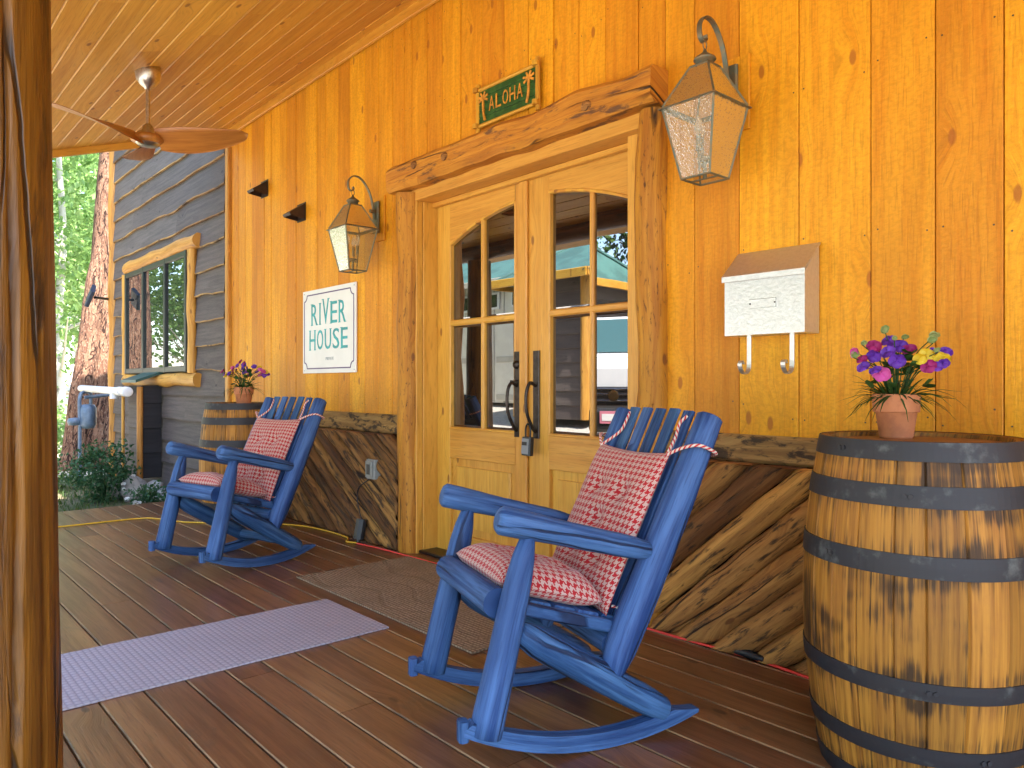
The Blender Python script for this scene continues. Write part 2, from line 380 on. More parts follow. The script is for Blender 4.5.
def matmat(name, c1, c2, kind):
    m, nt, p, out = newmat(name)
    g = attr(nt, 'gr').outputs['Vector']
    if kind == 'weave':
        s = nd(nt, 'ShaderNodeSeparateXYZ', {0: vmul(nt, g, (38., 46., 1.))})
        a = M_(nt, 'ADD', s.outputs[0], s.outputs[1]); row = M_(nt, 'FLOORED_MODULO', M_(nt, 'FLOOR', s.outputs[1]), 2.)
        zig = M_(nt, 'ADD', s.outputs[0], M_(nt, 'MULTIPLY', row, .5))
        fx = M_(nt, 'ABSOLUTE', M_(nt, 'SINE', M_(nt, 'MULTIPLY', zig, 3.1416))); fy = M_(nt, 'ABSOLUTE', M_(nt, 'SINE', M_(nt, 'MULTIPLY', s.outputs[1], 3.1416)))
        h = M_(nt, 'MULTIPLY', fx, fy)
        dirt = noise_(nt, g, 2.5, 4)
        c = mixc(nt, sstep(nt, h, .12, .55), c2, c1); c = mixc(nt, M_(nt, 'MULTIPLY', sstep(nt, dirt, .45, .7), .35), c, tuple(k * .7 for k in c1))
        setp(nt, p, col=c, rough=.75, spec=.3, normal=bump_(nt, h, .45, .003))
    else:
        vo = nd(nt, 'ShaderNodeTexVoronoi', {'Vector': vmul(nt, g, (55., 55., 1.)), 'Scale': 1., 'Randomness': .25}, voronoi_dimensions='2D').outputs['Distance']
        w = nd(nt, 'ShaderNodeTexWave', {'Vector': g, 'Scale': 1.5, 'Distortion': 9., 'Detail': 1., 'Detail Scale': 1.2}, wave_type='RINGS').outputs['Fac']
        wm = sstep(nt, w, .93, .99)
        n = noise_(nt, g, 5., 5)
        c = mixc(nt, sstep(nt, n, .35, .7), c1, c2); c = mixc(nt, sstep(nt, vo, .2, .5), c, tuple(k * .7 for k in c2)); c = mixc(nt, M_(nt, 'MULTIPLY', wm, .3), c, tuple(k * .55 for k in c2))
        h = M_(nt, 'SUBTRACT', M_(nt, 'SUBTRACT', 1., vo), M_(nt, 'MULTIPLY', wm, .35))
        setp(nt, p, col=c, rough=.95, spec=.1, normal=bump_(nt, h, .8, .006))
    return m
m_lav = matmat('lavender_woven_vinyl', (.40, .365, .405), (.29, .265, .305), 'weave')
m_doormat = matmat('brown_coir_mat', (.38, .28, .18), (.27, .195, .12), 'coir')

def barrelmat():
    m, nt, p, out = newmat('whiskey_barrel_oak')
    g = attr(nt, 'gr').outputs['Vector']; rn = attr(nt, 'rnd').outputs['Fac']
    s = nd(nt, 'ShaderNodeSeparateXYZ', {0: g})
    off = M_(nt, 'MULTIPLY', rn, 37.)
    gv = nd(nt, 'ShaderNodeCombineXYZ', {0: M_(nt, 'MULTIPLY', s.outputs[0], 2.2), 1: M_(nt, 'MULTIPLY', s.outputs[1], 70.), 2: off}).outputs[0]
    gn = noise_(nt, gv, 1., 5, .6, .2)
    pl = noise_(nt, nd(nt, 'ShaderNodeCombineXYZ', {0: M_(nt, 'MULTIPLY', s.outputs[0], 6.), 1: M_(nt, 'MULTIPLY', s.outputs[1], 9.), 2: off}).outputs[0], 1., 5, .65)
    st = noise_(nt, nd(nt, 'ShaderNodeCombineXYZ', {0: M_(nt, 'MULTIPLY', s.outputs[0], 2.0), 1: M_(nt, 'MULTIPLY', s.outputs[1], 95.), 2: M_(nt, 'MULTIPLY', rn, 3.)}).outputs[0], 1., 6, .7, .5)
    big = noise_(nt, vmul(nt, g, (3.4, 4.2, 0.)), 1., 3, .6)
    c = mixc(nt, sstep(nt, gn, .35, .7), (.42, .185, .024), (.25, .098, .013))
    c = mixc(nt, M_(nt, 'MULTIPLY', sstep(nt, pl, .48, .75), .5), c, (.26, .10, .022))
    c = nd(nt, 'ShaderNodeHueSaturation', {'Color': c, 'Value': M_(nt, 'MULTIPLY_ADD', rn, .45, .78)}).outputs[0]
    # black weathering that creeps out from under each iron hoop, and big soot patches
    ring = None
    for z in (.865, .757, .593, .297, .135, .02):
        a = sstep(nt, M_(nt, 'ABSOLUTE', M_(nt, 'SUBTRACT', s.outputs[0], z)), .085, .028)
        ring = a if ring is None else M_(nt, 'MAXIMUM', ring, a)
    k = M_(nt, 'ADD', st, M_(nt, 'MULTIPLY', ring, .12)); k = M_(nt, 'ADD', k, M_(nt, 'MULTIPLY', sstep(nt, big, .48, .66), .24))
    sm = sstep(nt, k, .55, .80)
    c = mixc(nt, M_(nt, 'MULTIPLY', sm, .9), c, (.022, .013, .008))
    setp(nt, p, col=c, rough=.6, spec=.3, normal=bump_(nt, M_(nt, 'SUBTRACT', gn, M_(nt, 'MULTIPLY', sm, .2)), .4, .003))
    return m
m_barrel = barrelmat()

def groundmat():
    m, nt, p, out = newmat('yard_ground')
    g = nd(nt, 'ShaderNodeTexCoord').outputs['Object']
    n = noise_(nt, g, .9, 6, .65); f = noise_(nt, g, 30., 4, .7)
    c = mixc(nt, sstep(nt, n, .40, .62), (.055, .075, .022), (.20, .155, .095))
    c = mixc(nt, M_(nt, 'MULTIPLY', f, .5), c, (.30, .25, .17))
    s = nd(nt, 'ShaderNodeSeparateXYZ', {0: g}).outputs[0]
    c = mixc(nt, sstep(nt, M_(nt, 'ADD', s, M_(nt, 'MULTIPLY', n, 1.4)), -10.2, -11.0), c, (.48, .42, .32))
    setp(nt, p, col=c, rough=.95, spec=.1, normal=bump_(nt, f, .8, .03)); return m
m_ground = groundmat()
def gravelmat():
    m, nt, p, out = newmat('pale_gravel')
    g = nd(nt, 'ShaderNodeTexCoord').outputs['Object']
    vo = nd(nt, 'ShaderNodeTexVoronoi', {'Vector': g, 'Scale': 26.})
    c = mixc(nt, nd(nt, 'ShaderNodeSeparateColor', {0: vo.outputs['Color']}).outputs[0], (.52, .48, .43), (.36, .33, .29))
    setp(nt, p, col=c, rough=.95, spec=.1, normal=bump_(nt, vo.outputs['Distance'], .8, .02)); return m
m_gravel = gravelmat()

# ================================================================== GROUND
def gz(x, y):
    t = max(0., min(1., (-3.2 - y) / 9.)); t = t * t * (3 - 2 * t)
    far = max(0., min(1., (math.hypot(x, y) - 22) / 60.))
    return -.22 + .85 * t + far * 3.0 + .03 * mn.noise(V((x * .4, y * .4, 0)))
def sheet(name, xs, ys, dz, mat):
    b = MB(); nx, ny = len(xs), len(ys)
    b.add([(x, y, gz(x, y) + dz) for y in ys for x in xs], [(j * nx + i, j * nx + i + 1, (j + 1) * nx + i + 1, (j + 1) * nx + i) for j in range(ny - 1) for i in range(nx - 1)], smooth=True)
    return struct(b.build(name, mat))
def ramp(a, b, n): return [a + (b - a) * i / n for i in range(n + 1)]
gx = [-240, -150, -100, -70, -50] + ramp(-40, 20, 60) + [30, 50, 100, 200]
gy = [-220, -150, -100, -70, -50] + ramp(-40, 12, 52) + [20, 35, 60, 120, 200]
sheet('ground', gx, gy, 0., m_ground)
sheet('gravel_drive', ramp(-20, 18, 38), ramp(-13.5, -3.4, 14), .004, m_gravel)

# ================================================================== DECK (a structure: the porch floor)
DX0, DX1 = -6.9, 3.0
b = MB(); w = .135; y = -1.732 + 14 * .135; k = 0
while y > -3.1:
    cuts = [DX0]; x = DX0 + R.uniform(.8, 3.6)
    while x < DX1 - .8: cuts.append(x); x += R.uniform(2.4, 3.7)
    cuts.append(DX1)
    for i in range(len(cuts) - 1):
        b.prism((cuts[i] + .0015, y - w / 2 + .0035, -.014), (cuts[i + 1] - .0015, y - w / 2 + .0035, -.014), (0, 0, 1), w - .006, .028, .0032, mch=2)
    y -= w
b.box(DX0 + .02, DX1, -3.08, .1, -.06, -.033, c=0, mi=1)
b.box(DX0 - .03, DX0 - .003, -3.1, .0, -.24, -.002, ax='y', c=.004)
b.box(DX0, DX1, -3.13, -3.105, -.24, -.002, c=.004)
struct(b.build('deck', [m_deck, m_deckedge, simple('deck_arris_highlight', (.36, .20, .08), .6, var=.65, scale=2.2)]))  # last slot: bevel highlight painted as paler tan on the boards' top chamfers

# ================================================================== HOUSE
house = thing('house', 'timber lodge with orange board porch front, glazed double doors and grey live-edge siding beyond', 'house', (-4.4, 0, 0))
ZT = 3.36; SL = .33
# --- orange vertical boards: measured joints
joints = [-6.79, -6.63, -6.47, -6.33, -6.20, -6.06, -5.93, -5.76, -5.63, -5.47, -5.31, -5.12, -4.985, -4.80, -4.63, -4.43, -4.25, -4.08, -3.942, -3.86, -3.70, -3.545, -3.37, -3.18, -2.99, -2.80, -2.62, -2.45, -2.28, -2.09, -1.945, -1.797, -1.59, -1.345, -1.087, -.885]
x = -.885
while x < 3.2: x += R.choice((.19, .235, .245, .2)); joints.append(x)
b = MB()
for i in range(len(joints) - 1):
    x0, x1 = joints[i], joints[i + 1]; z0 = .80
    if x1 > -3.93 and x0 < -1.95: z0 = 2.25
    dy = R.uniform(-.003, .003)
    b.box(x0 + .0015, x1 - .0015, dy, .022 + dy, z0, ZT - .001, ax='z', c=.0025)
for i in range(len(joints) - 1):
    x0, x1 = joints[i], joints[i + 1]
    for zz in (.93, 1.52, 2.13, 2.72, 3.22):
        if x1 > -3.93 and x0 < -1.95 and zz < 2.4: continue
        for xx in (x0 + .022, x1 - .022):
            xx += R.uniform(-.006, .006); zc = zz + R.uniform(-.04, .04); r_ = .0032
            b.add([(xx + r_ * math.cos(k), -.0042, zc + r_ * math.sin(k)) for k in ramp(0, 6.2832, 7)[:-1]], [tuple(range(7))], None, .5, 2)
b.box(-6.79, -3.93, .028, .1, -.05, ZT, c=0, mi=1); b.box(-3.93, -1.95, .028, .1, 2.215, ZT, c=0, mi=1); b.box(-1.95, 3.2, .028, .1, -.05, ZT, c=0, mi=1)
m_gap = simple('dark_board_gap', (.05, .018, .004), .9)
b.build('board_siding', [m_siding, m_gap, simple('nail_head', (.10, .075, .05), .4, .6)], house)
b = MB(); b.box(-6.87, -6.795, -.03, .03, -.02, ZT - .05, ax='z', c=.008); b.build('corner_trim', m_ylog, house)
# --- wainscot panels of split logs
def wainscot(x0, x1, zt, slope, dia, mat, name):
    c = MB(); n = int((x1 - x0) / .6) + 1
    c.box(x0, x1, -.03, .02, zt + .002, .835, c=.012)
    cap = c.build(name, m_cap, house); 
    yc = -.042; ang = math.atan(slope); step = dia / math.cos(ang)
    def fit(p): return V((min(max(p.x, x0 + .004), x1 - .004), min(p.y, .02), min(max(p.z, .004), zt)))
    lo, hi = min(0 - slope * x0, 0 - slope * x1), max(zt - slope * x0, zt - slope * x1)
    q = lo + step * .3
    while q < hi:
        # z = slope*x + q inside [x0,x1]x[0,zt]
        xa, xb = x0, x1
        t = sorted(((0 - q) / slope, (zt - q) / slope)); xa = max(xa, t[0]); xb = min(xb, t[1])
        if xb - xa > .05:
            dv = V((1, 0, slope)).normalized(); e = dia * .9
            A = V((xa, yc, slope * xa + q)) - dv * e; B = V((xb, yc, slope * xb + q)) + dv * e
            m = max(3, int((B - A).length / .05)); r = dia / 2 * R.uniform(.93, 1.1)
            l = MB(); l.tube([A.lerp(B, i / m) for i in range(m + 1)], [r * (1 + .06 * mn.noise(V((i * .35, q * 9, 0)))) for i in range(m + 1)], 14, wob=.16, wf=7, fit=fit, caps=True)
            l.build('log', mat, cap)
        q += step
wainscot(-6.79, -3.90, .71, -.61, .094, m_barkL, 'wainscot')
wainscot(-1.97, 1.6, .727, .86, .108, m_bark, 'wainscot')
b = MB(); b.tube([(-2.0 + .012 * math.sin(i * 1.3), 0, .0 + i * .2) for i in range(12)], [.075 + .006 * math.sin(i * 2.1) for i in range(12)], 14, wob=.12, flat=1.15, fit=lambda p: V((min(max(p.x, -2.072), -1.932), p.y, min(p.z, 2.209)))); b.build('door_casing', m_casing, house)
b = MB(); b.tube([(-3.857 + .01 * math.sin(i * 1.7), 0, .0 + i * .2) for i in range(12)], [.085 + .006 * math.sin(i * 1.9) for i in range(12)], 14, wob=.12, flat=1.1, fit=lambda p: V((min(max(p.x, -3.942), -3.778), p.y, min(p.z, 2.209)))); b.build('door_casing', m_casing, house)
# --- header slab: wavy live-edge timber
b = MB(); n = 44; rows = []
o = V((3.3, 1.1, 0)); vs = []; gr = []
prof = [(-.0, 0), (-.10, .0), (-.122, .16), (-.122, .86), (-.102, 1.), (0., 1.)]
for i in range(n + 1):
    t = i / n; xx = -3.968 + t * 2.04
    zb = 2.21 + .016 * mn.noise(V((t * 9, 3, 0))); zt = 2.368 + .022 * mn.noise(V((t * 7, 8, 1))) - (.006 if t < .02 or t > .985 else 0)
    for j, (yy, zz) in enumerate(prof):
        bulge = .008 * mn.noise(V((t * 14, j * 1.7, 4)))
        vs.append((xx + (.012 * mn.noise(V((zz * 6, yy * 9, 5))) if i in (0, n) else 0), yy + bulge if j not in (0, 5) else .0, zb + (zt - zb) * zz)); gr.append((xx, zz * .16 + yy * .5, 0))
m = len(prof); fs = [(i * m + j, i * m + j + 1, (i + 1) * m + j + 1, (i + 1) * m + j) for i in range(n) for j in range(m - 1)] + [tuple(range(m))[::-1], tuple(n * m + j for j in range(m))]
b.add(vs, fs, gr, .5)
hd = b.build('lintel', m_header, house, label='thick live-edge timber header over the double doors')
for kx, kz in ((-3.66, 2.318), (-3.36, 2.30), (-2.29, 2.285)):
    b = MB(); b.lathe([(.0, .020), (.018, .018), (.03, .006), (.036, -.014)], 12, (0, 0, 0))
    b.v = [(kx + v[0], -.117 - v[2], kz + v[1] * .8) for v in b.v]; b.build('knot', m_bark, hd)
# --- door frame and two leaves
YD = .12
b = MB()
for (xa, xb, ya, yb) in ((-3.86, -3.772, -.028, .018), (-3.80, -3.766, .02, .17), (-2.168, -2.07, .02, .17)):
    b.box(xa, xb, ya, yb, .0, 2.145, ax='z')
b.box(-3.82, -2.05, -.03, .17, 2.146, 2.216); b.box(-3.77, -2.17, .085, .115, 2.118, 2.1455)
b.build('door_frame', m_door, house)
b = MB(); b.box(-3.80, -2.07, -.01, .2, .001, .018, c=.005); b.build('threshold', m_bronze, house)
arch = lambda x: 2.035 - .30 * (x + 2.9) ** 2
def leaf(x0, x1, g0, g1, mun, lab, tilt):
    b = MB(); Z0, Z1 = .018, 2.14; th = .04; ya, yb = YD, YD + th
    b.box(x0, g0, ya, yb, Z0, Z1, ax='z', c=.003); b.box(g1, x1, ya, yb, Z0, Z1, ax='z', c=.003)
    b.box(g0, g1, ya, yb, Z0, .13); b.box(g0, g1, ya, yb, .585, .765)
    n = 14; xs = ramp(g0, g1, n)
    o = R.random() * 9
    for i in range(n):   # top rail above the arch
        p = [(xs[i], ya, arch(xs[i])), (xs[i + 1], ya, arch(xs[i + 1])), (xs[i + 1], ya, Z1), (xs[i], ya, Z1)]
        b.add([V(q) for q in p] + [V(q) + V((0, th, 0)) for q in p], [(0, 1, 2, 3), (0, 4, 5, 1)], [(q[0] + o, q[2] + o, 0) for q in p] * 2, .45)
    # raised lower panel
    for (d, yy) in ((.0, .022), (.05, .006)):
        b.box(g0 + d, g1 - d, YD + yy, YD + .03, .13 + d, .585 - d, ax='z', c=.006 if not d else .01)
    lf = b.build('door', m_door, house, label=lab)
    b = MB()   # glazing beads + muntins
    zm = 1.398
    b.box(mun - .014, mun + .014, YD - .002, YD + .034, .765, arch(mun) + .004, ax='z', c=.008)
    b.box(g0, g1, YD - .0035, YD + .033, zm - .018, zm + .018, c=.008)
    for xx in (g0, g1): b.box(xx - .006, xx + .008, YD - .005, YD + .03, .765, arch(xx), ax='z', c=.005)
    b.box(g0, g1, YD - .006, YD + .03, .757, .773, c=.005)
    for i in range(n):
        b.prism((xs[i], YD + .012, arch(xs[i]) - .001), (xs[i + 1], YD + .012, arch(xs[i + 1]) - .001), (0, 1, 0), .016, .036, .004)
    b.build('glazing_bar', m_door, lf)
    # four bevelled panes
    for (xa, xb, tl) in ((g0 + .004, mun - .01, tilt[0]), (mun + .01, g1 - .004, tilt[1])):
        for (za, zb, top) in ((.768, zm - .014, False), (zm + .014, None, True)):
            if top:
                xx = ramp(xb, xa, 8); ring = [(xa, za), (xb, za)] + [(x, arch(x) - .004) for x in xx]
            else: ring = [(xa, za), (xb, za), (xb, zb), (xa, zb)]
            cx = (xa + xb) / 2; cz = sum(p[1] for p in ring) / len(ring) if not top else (za + 1.95) / 2
            sh = lambda p, s: (cx + (p[0] - cx) * (1 - s / (abs(xb - xa) / 2)), cz + (p[1] - cz) * (1 - s / .28))
            yv = lambda x, base: YD + base + (x - cx) * tl
            inn = [sh(p, .016) for p in ring]; m = len(ring)
            b = MB(); b.add([(p[0], yv(p[0], .024), p[1]) for p in ring] + [(p[0], yv(p[0], .021), p[1]) for p in inn], [(i, (i + 1) % m, m + (i + 1) % m, m + i) for i in range(m)] + [tuple(range(m, 2 * m))])
            b.build('pane', m_pane, lf)
    return lf
lfA = leaf(-3.762, -2.962, -3.63, -3.039, -3.324, 'left door leaf of the pair with deadbolt and pull handle', (.0, .0))
lfB = leaf(-2.950, -2.172, -2.773, -2.193, -2.479, 'right door leaf of the pair with lock box hanging on its handle', (.0, .05))
b = MB(); b.box(-2.985, -2.925, YD - .022, YD - .001, .02, 2.116, ax='z', c=.006); b.build('astragal', m_door, lfA)
def handle(x, lf, bolt):
    b = MB(); b.box(x - .024, x + .024, YD - .012, YD - .0005, .742, 1.206, ax='z', c=.004)
    b.tube(bez([(x, YD - .012, 1.02), (x - .003, YD - .05, 1.035), (x - .005, YD - .075, .98), (x - .004, YD - .072, .88), (x, YD - .035, .80), (x, YD - .012, .775)], 6), [.009] * 31, 10)
    if bolt:
        b.lathe([(.0, .014), (.02, .012), (.024, 0)], 16, (0, 0, 0)); k = 48
        b.v[-k:] = [(x + v[0], YD - .012 - v[2], 1.135 + v[1]) for v in b.v[-k:]]
        b.box(x - .03, x + .012, YD - .035, YD - .012, 1.043, 1.05, c=.002)
    b.build('door_handle', m_bronze, lf)
handle(-3.012, lfA, True); handle(-2.862, lfB, False)
# --- porch ceiling: tongue and groove, boards along x
XC0, XC1, YE = -6.90, 3.4, -2.70
dn = V((0, -1, -SL)).normalized(); up = V((0, -SL, 1)).normalized() * -1
b = MB(); s_ = .0; L = 2.70 / abs(dn.y)
while s_ < L:
    cuts = [XC0]; x = XC0 + R.uniform(.6, 3.4)
    while x < XC1 - .6: cuts.append(x); x += R.uniform(2.2, 4.0)
    cuts.append(XC1)
    c0 = V((0, 0, ZT)) + dn * (s_ + .066)
    for i in range(len(cuts) - 1):
        b.prism(c0 + V((cuts[i], 0, 0)) - up * .01, c0 + V((cuts[i + 1] - .001, 0, 0)) - up * .01, up, .1312, .02, .0055)
    s_ += .132
b.build('porch_ceiling', m_ceil, house)
b = MB(); b.prism((-6.79, -.022, 3.318), (3.2, -.022, 3.318), (0, 0, 1), .028, .07, .005); b.build('ceiling_trim', m_trim, house)
b = MB()
top = lambda y: ZT + SL * y
pts = [(XC0 - .05, .06, top(.06) + .03), (XC0 - .05, YE - .10, top(YE - .10) + .03), (XC0 - .05, YE - .10, top(YE - .10) + .2), (XC0 - .05, .06, top(.06) + .2)]
b.poly(pts, (10.6, 0, 0)); b.build('porch_roof', m_groof, house)
b = MB(); b.prism((XC0 - .025, .0, top(0) - .012 + .01), (XC0 - .025, YE - .08, top(YE - .08) - .012 + .01), (0, 0, 1), .046, .10, .006); b.build('fascia', m_ceil, house)
b = MB(); b.tube([(x, -2.45, 2.53) for x in ramp(-7.0, 3.3, 20)], .10, 16, wob=.06); b.build('eave_beam', m_post, house)
def post(x, y, lab, n=60):
    b = MB(); pos = []
    b.tube([(x + .006 * mn.noise(V((i * .13, x, 0))), y, i * 2.42 / n) for i in range(n + 1)], [.163 - .033 * i / n for i in range(n + 1)], 160, front=(.985, -.17, 0), wob=.035, wf=1.6)
    m = 161
    for i in range(n + 1):     # drying checks that run along the grain
        z = i * 2.42 / n
        for (a0, dep, wd, amp, za, zb) in ((.60, .030, .042, .09, 0, 9), (.16, .020, .030, .07, 0, 9), (.98, .012, .025, .06, .1, 1.2), (.36, .010, .025, .05, 1.1, 2.4), (-.3, .02, .035, .08, 0, 9)):
            if not za <= z <= zb: continue
            ac = a0 + amp * mn.noise(V((z * 1.7, a0 * 9, 1))) + .02 * mn.noise(V((z * 9, a0, 5)))
            for k in range(m):
                an = -math.pi + 2 * math.pi * k / 160; d = abs(an - ac)
                if d < wd:
                    v = V(b.v[i * m + k]); c = V((x, y, v.z)); q = v - c; b.v[i * m + k] = tuple(c + q * (1 - dep * 6 * (1 - d / wd) * (.6 + .6 * mn.noise(V((z * 3, a0, 9))))))
    b.build('porch_post', m_post, house, label=lab)
post(-1.692, -2.448, 'thick cracked log post in the near left foreground'); post(-6.55, -2.44, 'log post at the far end of the porch'); post(2.6, -2.44, 'log post at the near end of the porch')
# --- grey wing: live-edge lap siding
b = MB(); GX0, GX1 = -10.80, -6.875; n = 60; z = -.1; row = 0
while z < 5.6:
    hgt = R.uniform(.235, .275); o = R.random() * 30; am = R.uniform(.008, .02)
    cutx = [GX0, GX0 + R.uniform(.8, 3.), GX1]
    for ci in range(2):
        x0, x1 = cutx[ci], cutx[ci + 1] - .002; m = max(4, int(40 * (x1 - x0) / 4)); oo = V((R.random() * 40, R.random() * 40, 0)); rn = R.random()
        vs = []; gr = []
        for i in range(m + 1):
            xx = x0 + (x1 - x0) * i / m; zb = z + am * 1.8 * mn.noise(V((xx * 1.5 + o, row, 0))) + .008 * mn.noise(V((xx * 7 + o, row, 2)))
            for (yy, zz) in ((-.004, z + hgt + .05), (-.035, zb + .012), (-.032, zb), (-.004, zb + .002)):
                vs.append((xx, yy, zz)); gr.append(V((xx, zz, 0)) + oo)
        b.add(vs, [(i * 4 + j, i * 4 + 4 + j, i * 4 + 5 + j, i * 4 + 1 + j) for i in range(m) for j in (0,)], gr, rn, 0)
        b.add(vs, [(i * 4 + j, i * 4 + 4 + j, i * 4 + 5 + j, i * 4 + 1 + j) for i in range(m) for j in (1, 2)], gr, rn, 1 if z > 1.1 else 0)
    z += hgt; row += 1
b.box(GX0, GX1, 0., .15, -.3, 5.7, c=0)
b.build('grey_siding', [m_grey, m_greyedge], house, label='grey stained live-edge lap siding beyond the porch')
b = MB(); b.tube([(-10.80 + .012 * math.sin(i * 1.1), -.0, -.25 + i * .3) for i in range(21)], [.075 + .01 * math.sin(i * 1.7) for i in range(21)], 12, wob=.1); b.build('corner_post', m_ylog, house)
b = MB(); b.box(-9.2, 3.3, .15, 6.5, -.3, 5.2, c=0); b.poly([(-9.3, -.12, 5.35), (-9.3, 3.3, 6.6), (-9.3, 7., 5.35), (-9.3, 7., 5.55), (-9.3, 3.3, 6.85), (-9.3, -.12, 5.55)], (12.7, 0, 0), mi=1); b.build('house_body', [m_grey, m_groof], house)
b = MB(); b.box(-6.87, 3.3, .03, .15, ZT + .2, 5.3, c=0); b.build('upper_wall', m_grey, house)
# --- window in grey wing
wx0, wx1, wz0, wz1 = -10.045, -7.80, 1.155, 2.385
b = MB(); b.box(wx0, wx1, -.045, -.006, wz0, wz1, c=0)
win = b.build('window', m_black, house, label='wide three-pane window in a yellow log surround')
b = MB(); mul = [wx0, -9.30, -8.50, wx1]
for xx in (wx0 + .03, -9.30, -8.50, wx1 - .03): b.box(xx - .032, xx + .032, -.075, -.0455, wz0, wz1, ax='z', c=.006)
for zz in (wz0 + .03, wz1 - .03): b.box(wx0, wx1, -.073, -.046, zz - .03, zz + .03, c=.006)
b.build('sash', simple('dark_green_black_sash', (.014, .02, .02), .4), win)
for i in range(3):
    b = MB(); b.box(mul[i] + .03, mul[i + 1] - .03, -.054, -.047, wz0 + .05, wz1 - .05, c=0); b.build('pane', m_wpane, win)
b = MB()
def hlog(x0, x1, z, r, y=-.045, k=14, wob=.1): b.tube([(x0 + (x1 - x0) * i / k, y, z + .008 * math.sin(i * 1.3)) for i in range(k + 1)], [r * (1 + .05 * math.sin(i * 2.3)) for i in range(k + 1)], 14, wob=wob, flat=.75)
hlog(-10.06, -7.52, 2.45, .072); hlog(-10.1, -7.52, 1.075, .07)
for xx in (-10.12, -7.72): b.tube([(xx + .01 * math.sin(i), -.04, 1.14 + i * .155) for i in range(9)], [.07 + .006 * math.sin(i * 1.9) for i in range(9)], 12, wob=.1, flat=.6)
b.build('window_frame', m_ylog, win)

# ================================================================== UTILITY LEAN-TO on grey wall
cab = thing('utility_lean_to', 'small dark lean-to cupboard with green roof under the grey wall window', 'lean-to', (-9.1, -.2, 0))
b = MB(); X0, X1, YF = -9.20, -8.72, -.235
zs = [.02, .29, .56, .83, 1.0]
for i in range(4):
    b.prism((X1, YF, (zs[i] + zs[i + 1]) / 2), (X1, -.035, (zs[i] + zs[i + 1]) / 2), (1, 0, .06), zs[i + 1] - zs[i] + .03, .02, .003)
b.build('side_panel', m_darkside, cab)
b = MB()
for i in range(4): b.prism((X0, YF, (zs[i] + zs[i + 1]) / 2), (X1 - .02, YF, (zs[i] + zs[i + 1]) / 2), (0, -1, .06), zs[i + 1] - zs[i] + .03, .02, .003)
b.build('front_panel', m_grey, cab)
b = MB(); b.tube([(X1 + .005, YF - .02, i * .1) for i in range(11)], .032, 10, wob=.08); b.build('corner_post', m_ylog, cab)
b = MB(); b.poly([(X0 - .06, -.31, 1.045), (X0 - .06, -.036, 1.145), (X0 - .06, -.036, 1.175), (X0 - .06, -.31, 1.075)], (X1 - X0 + .12, 0, 0)); b.build('roof', m_groof, cab)
pv = thing('drain_pipe', 'white plastic pipe with elbow and tee beside the green-roofed cupboard', 'pipe', (-9.6, -.36, .95))
b = MB(); b.tube([(-8.78, -.37, .945), (-10.9, -.37, .975)], .042, 16, dome=.1); b.tube([(-8.74, -.37, .945), (-8.86, -.37, .947)], .055, 16, dome=.1); b.tube([(-8.98, -.37, .95), (-9.1, -.37, .95)], .05, 16); b.build('main_pipe', m_pvc, pv)
b = MB(); b.tube([(-9.28, -.37, .955), (-9.28, -.37, .865)], .048, 16); b.build('tee_branch', m_pvc, pv)
b = MB(); b.tube([(-9.12, -.32, .93), (-9.12, -.32, -.18)], .017, 10); tag(b.build('conduit', m_ylog), 'thin tan pipe standing beneath the white pipe', 'pipe')
# gas meter
gm = thing('gas_meter', 'blue-grey gas meter on a riser pipe by the wall corner', 'gas meter', (-10.62, -.36, 0))
b = MB(); b.lathe([(.0, -.15), (.12, -.14), (.15, -.10), (.15, .10), (.12, .14), (0, .15)], 20); b.v = [(v[0] * 1.05 - 10.62, v[1] * .65 - .36, v[2] * 1.05 + .62) for v in b.v]; b.build('meter_body', m_meter, gm)
b = MB(); b.tube(bez([(-10.56, -.45, -.25), (-10.58, -.45, .2), (-10.58, -.45, .5), (-10.58, -.45, .86), (-10.64, -.38, .93), (-10.72, -.30, .9), (-10.72, -.3, .75)], 6), .022, 8); b.tube([(-10.58, -.4, .86), (-10.56, -.06, .90)], .022, 8); b.build('riser_pipe', m_meter, gm)
b = MB(); b.lathe([(0, -.05), (.07, -.045), (.085, 0), (.07, .04), (0, .05)], 14, (-10.62, -.5, .56)); b.build('regulator', m_meter, gm)
fl = thing('wall_floodlight', 'dark floodlight on a bracket arm at the edge of the grey wall', 'floodlight', (-10.8, -.08, 2.14))
b = MB(); b.tube([(-10.8, -.07, 2.14), (-10.6, -.28, 2.13)], .018, 8); b.build('arm', m_blackm, fl)
b = MB(); b.prism((-10.72, -.34, 2.06), (-10.56, -.30, 2.24), (0, -1, .4), .17, .05, .01); b.build('lamp_head', simple('blue_black_metal', (.03, .045, .08), .4, .3), fl)

